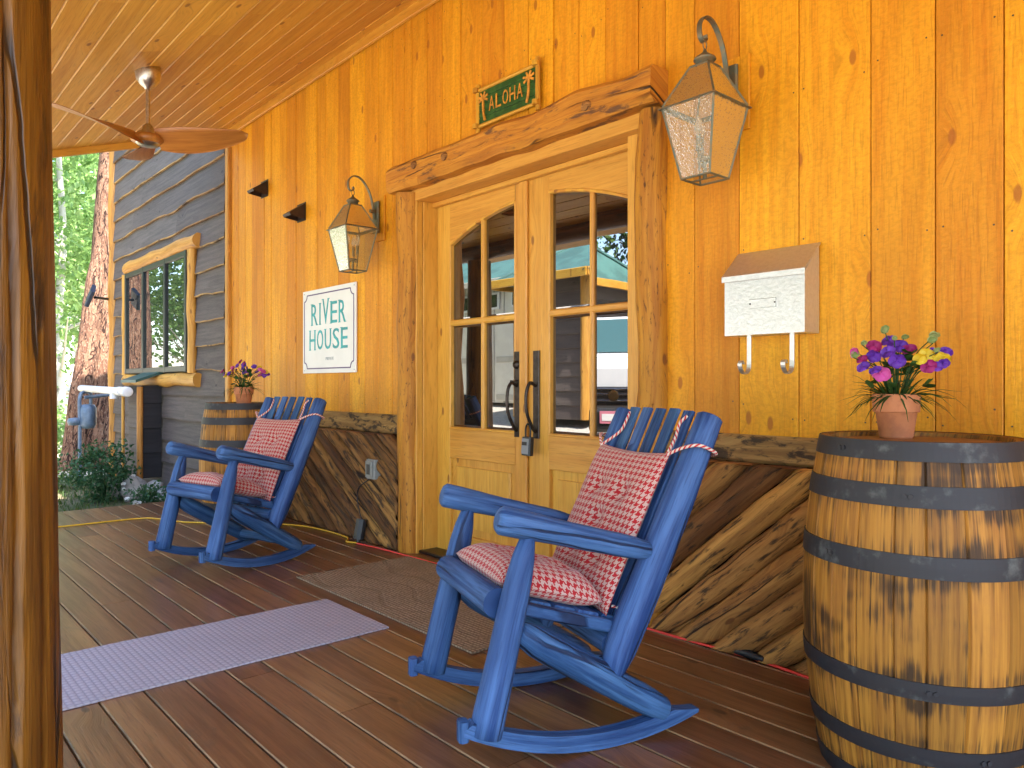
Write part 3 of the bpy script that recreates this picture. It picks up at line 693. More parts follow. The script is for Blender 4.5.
# ================================================================== ROCKING CHAIRS
def make_chair(lab):
    c = thing('rocking_chair', lab, 'rocking chair', (0, 0, 0), 0, 'blue log rocking chairs on the porch'); W = .243; WB = .236
    def P(name, b): return b.build(name, m_blue, c, world=False)
    for sx in (-1, 1):
        X = sx * W
        b = MB(); b.tube([(X, .0 + .125 * t, .098 + .517 * t) for t in ramp(0, 1, 10)], [.044, .044, .043, .042, .041, .040, .039, .038, .036, .031, .02], 16, front=(.3, -1, 0), wob=.07, wf=5, dome=.08); P('front_leg', b)
        b = MB(); b.tube([(X, .045 + .462 * t, .665 - .122 * t) for t in ramp(0, 1, 9)], [.039, .039, .038, .036, .035, .035, .034, .034, .032, .026], 16, front=(.3, -1, .3), wob=.06, wf=5, dome=.3, flat=.92); P('armrest', b)
        b = MB(); b.tube([(sx * WB, .390 + .346 * t, .205 + .722 * t) for t in ramp(0, 1, 12)], [.035, .047, .049, .05, .05, .049, .048, .047, .046, .045, .043, .042, .040], 18, front=(.3, -1, .3), wob=.06, wf=6, dome=.22); P('back_post', b)
        b = MB(); b.tube([(X - sx * .004, .105 + .455 * t, .355 - .285 * t) for t in ramp(0, 1, 10)], [.032, .043, .045, .045, .045, .045, .044, .043, .042, .040, .035], 16, front=(.3, -1, .3), wob=.08, wf=5, dome=.35); P('brace', b)
        # rocker: curved plank
        b = MB(); Rr = .95; yc = .375; n = 26; vs = []; gr = []; hw = .019
        for i in range(n + 1):
            yy = -.065 + (.675 + .065) * i / n; zb = Rr - math.sqrt(Rr * Rr - (yy - yc) ** 2)
            h = .046 * min(1., .35 + i / 1.2, .22 + (n - i) / 4)
            for (xx, zz) in ((-hw, 0), (hw, 0), (hw, h), (-hw, h)): vs.append((X + xx, yy, zb + zz + .002)); gr.append((yy + sx, zz + xx, 0))
        b.add(vs, [(i * 4 + j, i * 4 + (j + 1) % 4, i * 4 + 4 + (j + 1) % 4, i * 4 + 4 + j) for i in range(n) for j in range(4)] + [(0, 3, 2, 1), (n * 4, n * 4 + 1, n * 4 + 2, n * 4 + 3)], gr, .4)
        b.box(X - .018, X + .018, -.076, -.05, .094, .148, ax='z', c=.006); P('rocker', b)
    # seat: front rail, side rails, slats
    sp = lambda t: V((0, .055 + .40 * t, .455 - .115 * t)); dirS = (sp(1) - sp(0)).normalized(); upS = V((0, -dirS.z, dirS.y)).normalized()
    b = MB(); b.tube([(x, .045, .435) for x in ramp(-W + .03, W - .03, 6)], .04, 14, wob=.05, flat=1., front=(0, -1, .5))
    for k in range(5):
        q = sp((k + .75) / 5.2) - upS * .012; b.prism(q + V((-W + .055, 0, 0)), q + V((W - .055, 0, 0)), upS, .07, .02, .005)
    for sx in (-1, 1): b.prism(sp(.0) + V((sx * (W - .035), 0, -.024)), sp(1.08) + V((sx * (W - .035), 0, -.030)), upS, .03, .036, .006)
    P('seat', b)
    b = MB(); b.tube([(-W + .03, .40, .275), (W - .03, .40, .275)], .03, 12, wob=.05); b.tube([(-W, .50, .105), (W, .50, .105)], .026, 12, wob=.05); P('stretcher', b)
    d = V((0, .352, .735)).normalized(); nf = V((0, -d.z, d.y)).normalized()
    for k in range(5):
        X = -.151 + .0775 * k; a = V((X, .390, .205)) + d * .10 + nf * .024; e = V((X, .390, .205)) + d * (.812 + R.uniform(-.004, .003)) + nf * .024
        b = MB(); b.prism(a, e, nf, .050, .012, .002); P('back_slat', b)
    b = MB()
    for t in (.16, .60): q = V((0, .390, .205)) + d * t + nf * .004; b.prism(q + V((-WB + .02, 0, 0)), q + V((WB - .02, 0, 0)), nf, .06, .022, .005)
    P('back_rail', b)
    return c, d, nf, dirS, upS, sp
chair, bd, bnf, sd_, su_, sp_ = make_chair('larger nearer blue log rocking chair in front of the right door, brightly lit')
NC = ((-1.757, -1.262, 0), rad(-18.6)); FC = ((-4.25, -1.217, 0), rad(13.6))
chair.location = NC[0]; chair.rotation_euler = (0, 0, NC[1])
dup(chair, FC[0], FC[1], 'smaller farther blue log rocking chair in front of the far barrel and bark wainscot')

def cushion_mesh(org, ex, ey, ez, w, l, t, tufts, seed):
    """puffy cushion, org = centre of underside"""
    b = MB(); n = 36; ex, ey, ez, org = V(ex), V(ey), V(ez), V(org)
    for side in (1, -1):
        vs = []; gr = []
        for j in range(n + 1):
            for i in range(n + 1):
                u, v = -1 + 2 * i / n, -1 + 2 * j / n
                e = ((1 - abs(u) ** 3.2) * (1 - abs(v) ** 3.2)) ** .42 if abs(u) < 1 and abs(v) < 1 else 0
                h = e * t / 2 * (1.0 if side > 0 else .55)
                for (tu, tv) in tufts: h -= .032 * math.exp(-(((u - tu) * w / 2) ** 2 + ((v - tv) * l / 2) ** 2) / .0011) * (1 if side > 0 else .4)
                h += .006 * mn.noise(V((u * 2.2, v * 2.2, seed))) * e + .003 * mn.noise(V((u * 7, v * 7, seed + 3))) * e
                px = u * w / 2 * (1 - .035 * (1 - v * v) * abs(u) ** 2 * 1.4); py = v * l / 2 * (1 - .035 * (1 - u * u) * abs(v) ** 2 * 1.4)
                vs.append(org + ex * px + ey * py + ez * (t * .3 + h * side)); dx_, dy_ = (t / 2 * (1 - max(0, 1 - abs(q_) ** 3.2) ** .42) * .9 for q_ in (u, v)); gr.append((u * w / 2 + math.copysign(dx_, u), v * l / 2 + math.copysign(dy_, v), 0))
        fs = [(j * (n + 1) + i, j * (n + 1) + i + 1, (j + 1) * (n + 1) + i + 1, (j + 1) * (n + 1) + i) for j in range(n) for i in range(n)]
        b.add(vs, fs if side > 0 else [f[::-1] for f in fs], gr, .5, smooth=True)
    return b
TU = [(-.38, -.38), (.38, -.38), (-.38, .38), (.38, .38), (0, 0)]
seat_c = sp_(.5) + su_ * .001; seat_c.y -= .042; seat_c.z -= .004
back_c = V((0, .390, .205)) + bd * .395 + bnf * .032 + V((-.012, 0, 0))
for (loc, rz), who, seed in ((NC, 'the nearer blue rocking chair', 1.), (FC, 'the farther blue rocking chair', 7.)):
    ct = thing('seat_cushion', 'red and white houndstooth seat cushion lying on ' + who, 'cushion', loc, rz, 'houndstooth chair cushions')
    cushion_mesh(seat_c, (1, 0, 0), sd_, su_, .385, .335, .15, TU, seed).build('cover', m_hound, ct, world=False)
    for sx in (-1, 1):
        b = MB(); b.tube(bez([(sx * .17, .43, .37), (sx * .21, .47, .36), (sx * .23, .50, .31), (sx * .2, .53, .36)], 5), .005, 6)
        b.build('tie_cord', m_tie, ct, world=False)
    ct = thing('back_cushion', 'red and white houndstooth back cushion tied upright to ' + who, 'cushion', loc, rz, 'houndstooth chair cushions')
    cushion_mesh(back_c, (1, 0, 0), bd, bnf, .415, .52, .085, [(-.36, -.45), (.36, -.45), (-.36, .4), (.36, .4), (0, 0)], seed + 2).build('cover', m_hound, ct, world=False)
    b = MB()
    for sx in (-1, 1):
        c0 = back_c + bd * .252 + V((sx * .200, 0, 0)) + bnf * .030
        ax = lambda t: V((sx * .236, .390 + .352 * t, .205 + .735 * t))
        b = MB(); b.tube(bez([c0, ax(.83) + bnf * .057 + V((sx * .01, 0, 0)), ax(.855) + bnf * .035 + V((sx * .052, 0, 0)), ax(.86) - bnf * .03 + V((sx * .048, 0, 0)), ax(.86) - bnf * .056], 6), .0052, 7); b.build('tie_cord', m_tie, ct, world=False)
        b = MB(); b.tube(bez([c0, V((sx * .165, 0, 0)) + V((0, .390, .205)) + bd * .71 + bnf * .040, V((sx * .155, 0, 0)) + V((0, .390, .205)) + bd * .76 + bnf * .038, V((sx * .1675, 0, 0)) + V((0, .390, .205)) + bd * .79 + bnf * .030], 6), .0052, 7); b.build('tie_cord', m_tie, ct, world=False)

# ================================================================== BARRELS
def make_barrel(loc, rz, lab):
    c = thing('wooden_barrel', lab, 'barrel', loc, rz, 'oak whiskey barrels used as tables'); H = .888
    rr = lambda z: .2445 + .0475 * (1 - ((z - H / 2) / (H / 2)) ** 2)
    b = MB(); ns = 21; nz = 26; ang = [R.uniform(.75, 1.25) for _ in range(ns)]; sm = sum(ang); a = 0
    for k in range(ns):
        da = ang[k] / sm * 2 * math.pi; rn = R.random(); vs = []; gr = []; m = 5
        for i in range(nz + 1):
            z = H * i / nz; r = rr(z)
            for j, (fa, dr) in enumerate(((0, -.005), (.05, 0), (.5, .0005), (.95, 0), (1., -.005))):
                an = a + da * fa; vs.append(((r + dr) * math.cos(an), (r + dr) * math.sin(an), z)); gr.append((z, (an - a - da / 2) * r + k * .067, 0))
        b.add(vs, [(i * m + j, i * m + j + 1, (i + 1) * m + j + 1, (i + 1) * m + j) for i in range(nz) for j in range(m - 1)], gr, rn)
        a += da
    r = .2445; b.lathe([(r, H - .0005), (r - .022, H - .002), (r - .025, H - .014)], 48, mi=0, smooth=False)
    b.build('staves', m_barrel, c, world=False)
    b = MB(); w = .24 / 3
    b.add([(.232 * math.cos(t * math.pi / 24), .232 * math.sin(t * math.pi / 24), H - .014) for t in range(48)], [tuple(range(48))], [(.23 * math.cos(t * math.pi / 24), .23 * math.sin(t * math.pi / 24), 0) for t in range(48)], .4)
    b.build('barrel_head', wood('barrel_head_oak', (.30, .14, .04), (.2, .085, .025), rough=.55, kn=.05, stain=(.04, .022, .012), stain_amt=.5), c, world=False)
    for (z0, z1) in ((.841, .889), (.731, .784), (.566, .620), (.275, .319), (.113, .157), (.0, .047)):
        b = MB(); f = lambda z: rr(min(max(z, 0), H))
        b.lathe([(f(z0) + .0005, z0), (f(z0) + .0035, z0 + .0005), (f((z0 + z1) / 2) + .004, (z0 + z1) / 2), (f(z1) + .0035, z1 - .0005), (f(z1) - .002, z1)], 96, smooth=False)
        an = R.uniform(3.6, 5.6); q = (f((z0 + z1) / 2) + .005)
        for d in (0, .05): b.tube([V((q * math.cos(an + d), q * math.sin(an + d), (z0 + z1) / 2)), V(((q + .003) * math.cos(an + d), (q + .003) * math.sin(an + d), (z0 + z1) / 2))], .006, 8)
        b.build('hoop', m_hoop, c, world=False)
    return c
NB = (-.784, -.425, 0); FB = (-5.63, -.375, 0)
barrel = make_barrel(NB, rad(20), 'large oak barrel with black stained staves at the right edge holding a flowerpot')
dup(barrel, FB, rad(140), 'far oak barrel standing behind the farther rocking chair')

# ================================================================== FLOWERPOTS
def petal(b, base, dr, nrm, size, cup=.35, rn=None):
    dr = V(dr).normalized(); nrm = V(nrm); nrm = (nrm - dr * nrm.dot(dr)).normalized(); sd = dr.cross(nrm)
    vs = []; n = 6; ph = R.random() * 6
    for j in range(n + 1):
        t = j / n; wd = math.sin(math.pi * (t * .80 + .06)) ** .7 * size * .62
        for i in range(5):
            u = -1 + i / 2
            vs.append(V(base) + dr * size * t * (1 - .12 * u * u) + sd * wd * u + nrm * (cup * size * (u * u * .35 - t * (1 - t) * 0.9 + .12 * math.sin(u * 4 + ph) * t)))
    b.add(vs, [(j * 5 + i, j * 5 + i + 1, j * 5 + i + 6, j * 5 + i + 5) for j in range(n) for i in range(4)], None, R.random() if rn is None else rn, smooth=True)
def make_pot(loc, lab, k, flowers, seed, rim=.056, wild=1.):
    rg = random.Random(seed)
    c = thing('flowerpot', lab, 'flowerpot', loc, 0, 'terracotta flowerpots on the barrels')
    b = MB(); h = .118 * k; r = rim * k
    b.lathe([(0, 0), (r * .70, 0), (r * .735, .006), (r * .90, h * .58), (r * .92, h * .585), (r * 1.0, h * .59), (r * 1.02, h * .62), (r * 1.05, h * .97), (r * 1.03, h), (r * .95, h), (r * .92, h * .88)], 36)
    b.build('pot', m_terra, c, world=False)
    b = MB(); b.lathe([(r * .93, h * .9), (0, h * .93)], 24); b.build('soil', m_soil, c, world=False)
    b = MB(); tips = []
    for (x, y, z, col, s) in flowers:
        p = V((x, y, z)); base = V((x * .12, y * .12, h * .9)); mid = base.lerp(p, .55) + V((-x * .12, -y * .12, .02))
        b.tube(bez([base, mid, p], 6), .0016, 5); tips.append(p)
    for i in range(int(80 * wild)):   # strappy leaves, drooping
        a = rg.uniform(0, 2 * math.pi); ln = rg.uniform(.06, .145) * k; el = rg.uniform(-.1, 1.1); w = rg.uniform(.0022, .005) * k
        q0 = V((math.cos(a) * r * .6, math.sin(a) * r * .6, h * .92)); dv = V((math.cos(a) * math.cos(el), math.sin(a) * math.cos(el), math.sin(el))); sdv = V((-math.sin(a), math.cos(a), 0)); vs = []
        for j in range(6):
            t = j / 5; q = q0 + dv * ln * t - V((0, 0, 1)) * ln * t * t * rg.uniform(.45, .6) * (1.1 - el * .4); ww = w * (1 - t ** 2) + .0004
            vs += [q - sdv * ww, q + V((0, 0, ww * .5)), q + sdv * ww]
        b.add(vs, [(j * 3 + i2, j * 3 + i2 + 1, j * 3 + i2 + 4, j * 3 + i2 + 3) for j in range(5) for i2 in range(2)], None, rg.random(), smooth=True)
    for i in range(int(34 * wild)):  # small oval leaves in the mound
        a = rg.uniform(0, 6.28); q = V((math.cos(a) * rg.uniform(.0, .085), math.sin(a) * rg.uniform(0, .085), h + rg.uniform(.005, .12))) * 1.0
        petal(b, q, (math.cos(a), math.sin(a), rg.uniform(-.2, .9)), (rg.uniform(-1, 1), rg.uniform(-1, 1), 1), rg.uniform(.02, .034) * k, .3)
    b.build('leaves', m_flleaf, c, world=False)
    for (x, y, z, col, s) in flowers:
        p = V((x, y, z)); b = MB()
        out = V((x * 3 + rg.uniform(-.3, .3), y * 3 - .55 + rg.uniform(-.3, .3), rg.uniform(-.15, .5))).normalized()
        upv = (V((rg.uniform(-.5, .5), rg.uniform(-.2, .2), 1)) - out * out.z).normalized(); sd = out.cross(upv)
        if col == 'bud':
            petal(b, p, upv, out, s * 1.2, .5); petal(b, p, upv + sd * .2, -out, s * 1.1, .5); b.build('bud', m_bud, c, world=False); continue
        petal(b, p - upv * s * .35, upv + sd * .45, out, s * 1.0, .5); petal(b, p - upv * s * .35, upv - sd * .5, out, s * 1.0, .5)
        petal(b, p - upv * s * .1 + out * .004, sd + upv * .1, out, s * .8, .4); petal(b, p - upv * s * .1 + out * .004, -sd + upv * .1, out, s * .8, .4)
        petal(b, p + out * .008, -upv + out * .3, out, s * .75, -.5)
        b.build('flower', PET[col], c, world=False)
    return c
CR = (.664, .748); CB = (-.664 * 0 + .748, -.664)   # picture-right and toward-viewer directions, for arranging the near bouquet's heads
def fl_(r, t, z, col, s=.030): return (CR[0] * r * 1.30 + CB[0] * t, CR[1] * r * 1.30 + CB[1] * t, .026 + z * 1.08, col, s * (.92 if col != 'bud' else .8))
near_fl = [fl_(-.098, .02, .205, 'pink', .024), fl_(-.090, .05, .165, 'purple', .027), fl_(-.085, .03, .185, 'magenta', .024), fl_(-.055, .06, .148, 'pink', .036), fl_(-.072, .07, .155, 'purple', .024),
    fl_(-.060, .03, .195, 'purple', .028), fl_(-.048, .0, .222, 'magenta', .03), fl_(-.035, -.02, .215, 'pink', .026), fl_(-.030, .03, .205, 'purple', .03), fl_(-.022, .06, .182, 'purple', .032), fl_(-.01, -.01, .235, 'purple', .034),
    fl_(.008, .0, .222, 'purple', .032), fl_(.022, .02, .212, 'magenta', .03), fl_(.032, .05, .186, 'yellow', .026), fl_(.058, .02, .198, 'yellow', .032), fl_(.050, .05, .168, 'magenta', .03), fl_(.066, .05, .166, 'purple', .026),
    fl_(.088, .03, .188, 'yellow', .034), fl_(.084, .0, .206, 'purple', .026), fl_(.102, .02, .205, 'purple', .026), fl_(.085, .05, .176, 'purple', .022),
    fl_(-.016, -.02, .258, 'bud', .026), fl_(.085, -.01, .245, 'bud', .026), fl_(.082, .0, .23, 'bud', .024), fl_(.02, -.01, .242, 'bud', .02), fl_(-.075, .0, .225, 'bud', .018), fl_(-.105, .03, .19, 'bud', .024), fl_(-.02, .04, .235, 'bud', .015), fl_(.075, .04, .205, 'bud', .016)]
make_pot((-.875, -.335, .874), 'terracotta pot of purple, pink and yellow sweet peas on the near barrel', 1.08, near_fl, 5)
rg = random.Random(4); far_fl = []
for i in range(34):
    r, t = rg.uniform(-.115, .125), rg.uniform(-.08, .08); z = .17 + .115 * (1 - (r / .15) ** 2) * rg.uniform(.15, 1.)
    far_fl.append(fl_(r, t, z, rg.choice(('purple', 'purple', 'yellow', 'yellow', 'magenta', 'pink')), rg.uniform(.026, .036)))
make_pot((-5.60, -.36, .874), 'terracotta pot of mixed yellow and purple flowers on the far barrel', 1.12, far_fl, 9, .062, .8)

# ================================================================== LANTERNS
def make_lantern(loc, lab):
    c = thing('wall_lantern', lab, 'wall lantern', loc, 0, 'verdigris wall lanterns beside the doors')   # origin: wall plate centre
    cy = -.20
    b = MB(); b.box(-.075, .075, -.014, -.003, -.17, .12, ax='z', c=.004); b.build('mounting_block', m_siding, c, world=False)
    b = MB(); b.prism((0, -.030, -.12), (0, -.030, .085), (0, -1, 0), .07, .016, .006); b.tube([(0, -.04, .02), (0, -.075, .02)], .012, 8); b.build('back_plate', m_verd, c, world=False)
    b = MB(); path = bez([(0, -.045, -.03), (0, -.055, .06), (0, -.085, .15), (0, -.14, .215), (0, -.195, .225), (0, -.232, .19), (0, -.232, .145), (0, -.212, .128), (0, -.196, .14), (0, -.2, .155)], 6)
    for i in range(len(path) - 1): b.prism(path[i], path[i + 1] + (path[i + 1] - path[i]) * .15, (1, 0, 0), .007, .020, .001)
    b.tube([(0, cy + .012 * math.cos(t), .118 + .016 * math.sin(t)) for t in ramp(0, 6.28, 12)], .0022, 6)
    b.build('hook_arm', m_verd, c, world=False)
    # cap
    b = MB(); b.lathe([(0, .105), (.006, .1), (.008, .092), (.02, .082), (.038, .07), (.042, .062), (.034, .060), (.032, .03), (0, .03)], 24, (0, cy, 0)); b.build('cap', m_verd, c, world=False)
    zt, zr, zb = .035, -.115, -.385; ht, hr, hb0, hb = .040, .124, .112, .062
    cor = lambda h, z: [V((sx * h, cy + sy * h, z)) for sx, sy in ((-1, -1), (1, -1), (1, 1), (-1, 1))]
    T, Rm, B0, Bt = cor(ht, zt), cor(hr - .012, zr + .004), cor(hb0, zr - .006), cor(hb, zb)
    b = MB(); bar = lambda p, q, w=.007: b.prism(p, q, (p + q) / 2 - V((0, cy, (p.z + q.z) / 2)), w, w, .001)
    for k in range(4):
        bar(T[k], Rm[k]); bar(B0[k], Bt[k]); bar(Bt[k], Bt[(k + 1) % 4]); bar(T[k], T[(k + 1) % 4])
    O = cor(hr, zr - .004); I = cor(hr - .02, zr + .006)
    for k in range(4):
        k2 = (k + 1) % 4; b.add([O[k], O[k2], I[k2], I[k], O[k] + V((0, 0, -.004)), O[k2] + V((0, 0, -.004)), B0[k2] , B0[k]], [(0, 1, 2, 3), (4, 7, 6, 5), (0, 4, 5, 1)])
    b.build('frame', m_verd, c, world=False)
    for k in range(4):
        k2 = (k + 1) % 4
        b = MB(); b.add([T[k], T[k2], Rm[k2], Rm[k]], [(0, 1, 2, 3)]); b.build('roof_pane', m_lglass, c, world=False)
        b = MB(); b.add([B0[k], B0[k2], Bt[k2], Bt[k]], [(0, 1, 2, 3)]); b.build('side_pane', m_lglass, c, world=False)
    b = MB(); b.tube([(0, cy, -.385), (0, cy, -.31)], .008, 8); b.prism((-.06, cy, -.384), (.06, cy, -.384), (0, 0, 1), .008, .005, .001); b.lathe([(0, -.325), (.026, -.32), (.03, -.305), (0, -.30)], 16, (0, cy, 0))
    for k in range(3):
        a = k * 2.1 + .4; q = V((.036 * math.cos(a), cy + .036 * math.sin(a), 0)); b.tube(bez([(0, cy, -.31), q * .0 + V((q.x * .8, cy + (q.y - cy) * .8, -.33)), q + V((0, 0, -.30)), q + V((0, 0, -.275))], 4), .004, 6); b.tube([q + V((0, 0, -.285)), q + V((0, 0, -.225))], .009, 10)
    b.build('candelabra', m_verd, c, world=False)
    for k in range(3):
        a = k * 2.1 + .4; b = MB(); b.lathe([(.006, -.224), (.014, -.205), (.012, -.18), (.004, -.155), (0, -.148)], 12, (.036 * math.cos(a), cy + .036 * math.sin(a), 0)); b.build('bulb', m_bulb, c, world=False)
    return c
lan = make_lantern((-1.612, 0, 2.185), 'large near verdigris lantern right of the timber door header')
dup(lan, (-4.235, 0, 2.135), 0, 'far verdigris lantern above and right of the white name sign')

# ================================================================== SIGNS, MAILBOX, VENTS, OUTLET
sg = thing('house_sign', 'white sign reading RIVER HOUSE in teal letters inside a purple border', 'sign', (-4.916, 0, 1.42))
b = MB(); b.box(-5.314, -4.518, -.016, -.006, 1.110, 1.731, c=.002); b.build('board', m_white, sg)
def put(vs, fs, x, z, sx, sz, y, mat, name, parent):
    b = MB(); b.add([(x + v.x * sx, y + v.z, z + v.y * sz) if False else (x + v.x * sx, y - v.z, z + v.y * sz) for v in vs], [f for f in fs]); return b.build(name, mat, parent)
def letters(line, xc, zbase, height, width, y, mat, parent, serif=True):
    w = [1.0 if ch not in 'I' else .45 for ch in line]; tot = sum(w); x = xc - width / 2
    for ch, k in zip(line, w):
        cw = width * k / tot; vs, fs = textmesh(ch, 1., depth=.0012, align='LEFT')
        x0, x1 = min(v.x for v in vs), max(v.x for v in vs); y0, y1 = min(v.y for v in vs), max(v.y for v in vs)
        lw = cw * (.78 if ch != 'I' else .3); b = MB()
        hh = height * (1.16 if ch == 'V' and serif else 1.)
        b.add([(x + cw * .11 + (v.x - x0) / (x1 - x0) * lw + (cw * .24 if ch == 'I' else 0), y - v.z, zbase + (v.y - y0) / (y1 - y0) * hh) for v in vs], fs)
        if serif:
            def sf(fx, fz, wd=.26): b.prism((x + cw * .11 + lw * fx - width / tot * wd / 2 + (cw * .24 if ch == 'I' else 0), y, zbase + hh * fz), (x + cw * .11 + lw * fx + width / tot * wd / 2 + (cw * .24 if ch == 'I' else 0), y, zbase + hh * fz), (0, 1, 0), height * .035, .0018, 0)
            for (fx, fz) in {'R': ((.08, .0), (.95, 0), (.05, 1)), 'I': ((.5, 0), (.5, 1)), 'V': ((.05, 1), (.95, 1)), 'E': ((.05, 0), (.05, 1)), 'H': ((.08, 0), (.92, 0), (.08, 1), (.92, 1)), 'U': ((.08, 1), (.92, 1))}.get(ch, ()): sf(fx, fz)
        b.build('letter', mat, parent); x += cw
letters('RIVER', -4.916, 1.468, .155, .54, -.0175, m_teal, sg)
letters('HOUSE', -4.916, 1.283, .145, .60, -.0175, m_teal, sg)
letters('PRIVATE', -4.89, 1.205, .02, .12, -.0172, m_lgrey, sg, False)
b = MB(); i0, i1, j0, j1, k_ = -5.288, -4.546, 1.145, 1.695, .045
ring = []
for (cx, cz, sx, sz) in ((i0, j0, 1, 1), (i1, j0, -1, 1), (i1, j1, -1, -1), (i0, j1, 1, -1)):
    arc = [(cx + sx * k_ * math.cos(t), cz + sz * k_ * math.sin(t)) for t in ramp(0, math.pi / 2, 6)]
    if sx * sz > 0: arc = arc[::-1]
    ring += arc
ring = ring + ring[:1]
for p, q in zip(ring[:-1], ring[1:]): b.prism((p[0], -.0172, p[1]), (q[0], -.0172, q[1]), (0, 1, 0), .0085, .0016, 0)
b.build('border', m_purple, sg)
b = MB()
for xx in (-5.29, -4.54):
    for zz in (1.13, 1.71): b.tube([(xx, -.0155, zz), (xx, -.0185, zz)], .005, 8)
b.build('screw', m_lgrey, sg)

al = thing('welcome_sign', 'small green slatted sign reading ALOHA with orange palms in a bamboo frame', 'sign', (-2.935, 0, 2.53))
b = MB()
for i in range(5): b.box(-3.165, -2.71, -.034, -.018, 2.443 + i * .036, 2.477 + i * .036, c=.003)
b.build('slats', m_green, al)
b = MB()
for xx in (-3.172, -2.70): b.tube([(xx, -.03, 2.40 + i * .053) for i in range(6)], .013, 10, wob=.1)
for zz in (2.435, 2.63): b.tube([(-3.18 + i * .07, -.034, zz) for i in range(8)], .010, 10, wob=.1)
for xx in (-3.172, -2.70):
    for zz in (2.435, 2.63): b.tube([(xx, -.048, zz - .012), (xx, -.048, zz + .012)], .017, 8)
b.build('frame', m_bamboo, al)
letters('ALOHA', -2.94, 2.497, .075, .28, -.0365, m_orl, al, False)
for xx, fl2 in ((-3.118, 1), (-2.762, -1)):
    b = MB(); b.tube(bez([(xx + .012 * fl2, -.038, 2.455), (xx, -.038, 2.50), (xx - .004 * fl2, -.038, 2.575)], 5), .0075, 8)
    for t in range(6):
        a = -.5 + t * .84; b.prism((xx - .004 * fl2, -.038 - t * .0004, 2.578), (xx - .004 * fl2 + .042 * math.cos(a), -.038 - t * .0004, 2.578 + .034 * math.sin(a)), (0, 1, 0), .012, .005, .001)
    b.build('palm', m_orl, al)

mb = thing('mailbox', 'silver hammered metal wall mailbox with two scroll hooks underneath', 'mailbox', (-1.425, 0, 1.38))
x0, x1 = -1.583, -1.265; yb = -.006; yf = -.112
b = MB(); b.poly([(x0, yb, 1.212), (x0, yf, 1.212), (x0, yf, 1.425), (x0, yb, 1.525)], (x1 - x0, 0, 0)); b.build('body', m_alu, mb)
b = MB(); b.poly([(x0 - .006, yb - .001, 1.531), (x0 - .006, yf - .008, 1.432), (x0 - .006, yf - .0082, 1.414), (x0 - .006, yf - .011, 1.414), (x0 - .006, yf - .0115, 1.4345), (x0 - .006, yb - .001, 1.537)], (x1 - x0 + .012, 0, 0)); b.build('lid', m_alu, mb)
b = MB(); b.box(-1.478, -1.372, yf - .0035, yf - .0005, 1.308, 1.342, c=.001)
for xx in (-1.474, -1.376): b.tube([(xx, yf - .0034, 1.325), (xx, yf - .006, 1.325)], .003, 8, mi=1)
b.build('name_plate', [m_alu, m_bronze], mb)
for xx in (-1.487, -1.318):
    b = MB(); path = bez([(xx, yf + .012, 1.214), (xx, yf + .012, 1.14), (xx, yf + .008, 1.085), (xx, yf - .02, 1.068), (xx, yf - .045, 1.082), (xx, yf - .052, 1.105), (xx, yf - .040, 1.114), (xx, yf - .034, 1.104)], 5)
    for i in range(len(path) - 1): b.prism(path[i], path[i + 1] + (path[i + 1] - path[i]) * .2, (1, 0, 0), .004, .017, .0005)
    b.build('hook', m_alu, mb)

for i, (vx, vz, lab) in enumerate(((-6.05, 2.665, 'dark hooded wall vent farther left and higher on the board wall'), (-5.365, 2.35, 'dark hooded wall vent between the other vent and the far lantern'))):
    v_ = thing('wall_vent', lab, 'vent', (vx, 0, vz), 0, 'small hooded vents on the board wall')
    b = MB(); s = .060
    b.add([(-s, -.003, s), (s, -.003, s), (s, -.13, -s * .45), (-s, -.13, -s * .45), (-s, -.003, -s), (s, -.003, -s), (s, -.12, -s * .75), (-s, -.12, -s * .75)], [(0, 1, 2, 3), (0, 3, 7, 4), (1, 5, 6, 2), (3, 2, 6, 7)]); b.build('hood', m_brown, v_, world=False)
    b = MB(); b.box(-s - .01, s + .01, -.006, -.001, -s - .01, s + .01, c=.001); b.build('flange', m_brown, v_, world=False)
ou = thing('outlet_box', 'grey outdoor outlet box on the bark wainscot', 'outlet', (-4.17, -.07, .48))
b = MB(); b.box(-4.235, -4.135, -.105, -.05, .42, .545, ax='z', c=.008); b.build('box', m_outlet, ou)
b = MB(); b.box(-4.225, -4.145, -.118, -.1055, .43, .535, ax='z', c=.006); b.build('cover', m_outlet, ou)
b = MB(); b.box(-4.205, -4.165, -.1205, -.1185, .45, .515, ax='z', c=.001); b.build('label_plate', m_black, ou)
ad = thing('power_adapter', 'black power adapter resting against the wainscot below the outlet', 'adapter', (-4.25, -.12, 0))
b = MB(); b.prism((-4.25, -.15, .03), (-4.25, -.125, .155), (0, -1, 0), .075, .06, .02); b.tube([(-4.25, -.15, .035), (-4.25, -.155, .0125)], .012, 8); b.build('body', m_black, ad)
b = MB(); b.tube(bez([(-4.185, -.10, .425), (-4.23, -.105, .40), (-4.33, -.10, .35), (-4.355, -.10, .28), (-4.31, -.11, .20), (-4.25, -.125, .15)], 6), .004, 6); b.build('cord', m_black, ad)
def zf(pts, z=.006): return [(p[0], p[1], z) for p in pts]
b = MB(); b.tube(bez(zf([(-4.25, -.16), (-4.33, -.19), (-4.42, -.13), (-4.55, -.115), (-4.75, -.12), (-5.0, -.16), (-5.25, -.3), (-5.7, -.72), (-6.0, -.85), (-6.12, -.95), (-6.14, -1.3), (-6.15, -1.9), (-6.16, -2.9)], .007), 8), .0062, 7)
tag(b.build('extension_cord', m_yellowc), 'yellow extension cord lying across the far deck boards', 'cord')
rc = thing('string_light_cord', 'thin red cord with black connector running along the wall foot', 'cord', (-2.8, -.1, 0))
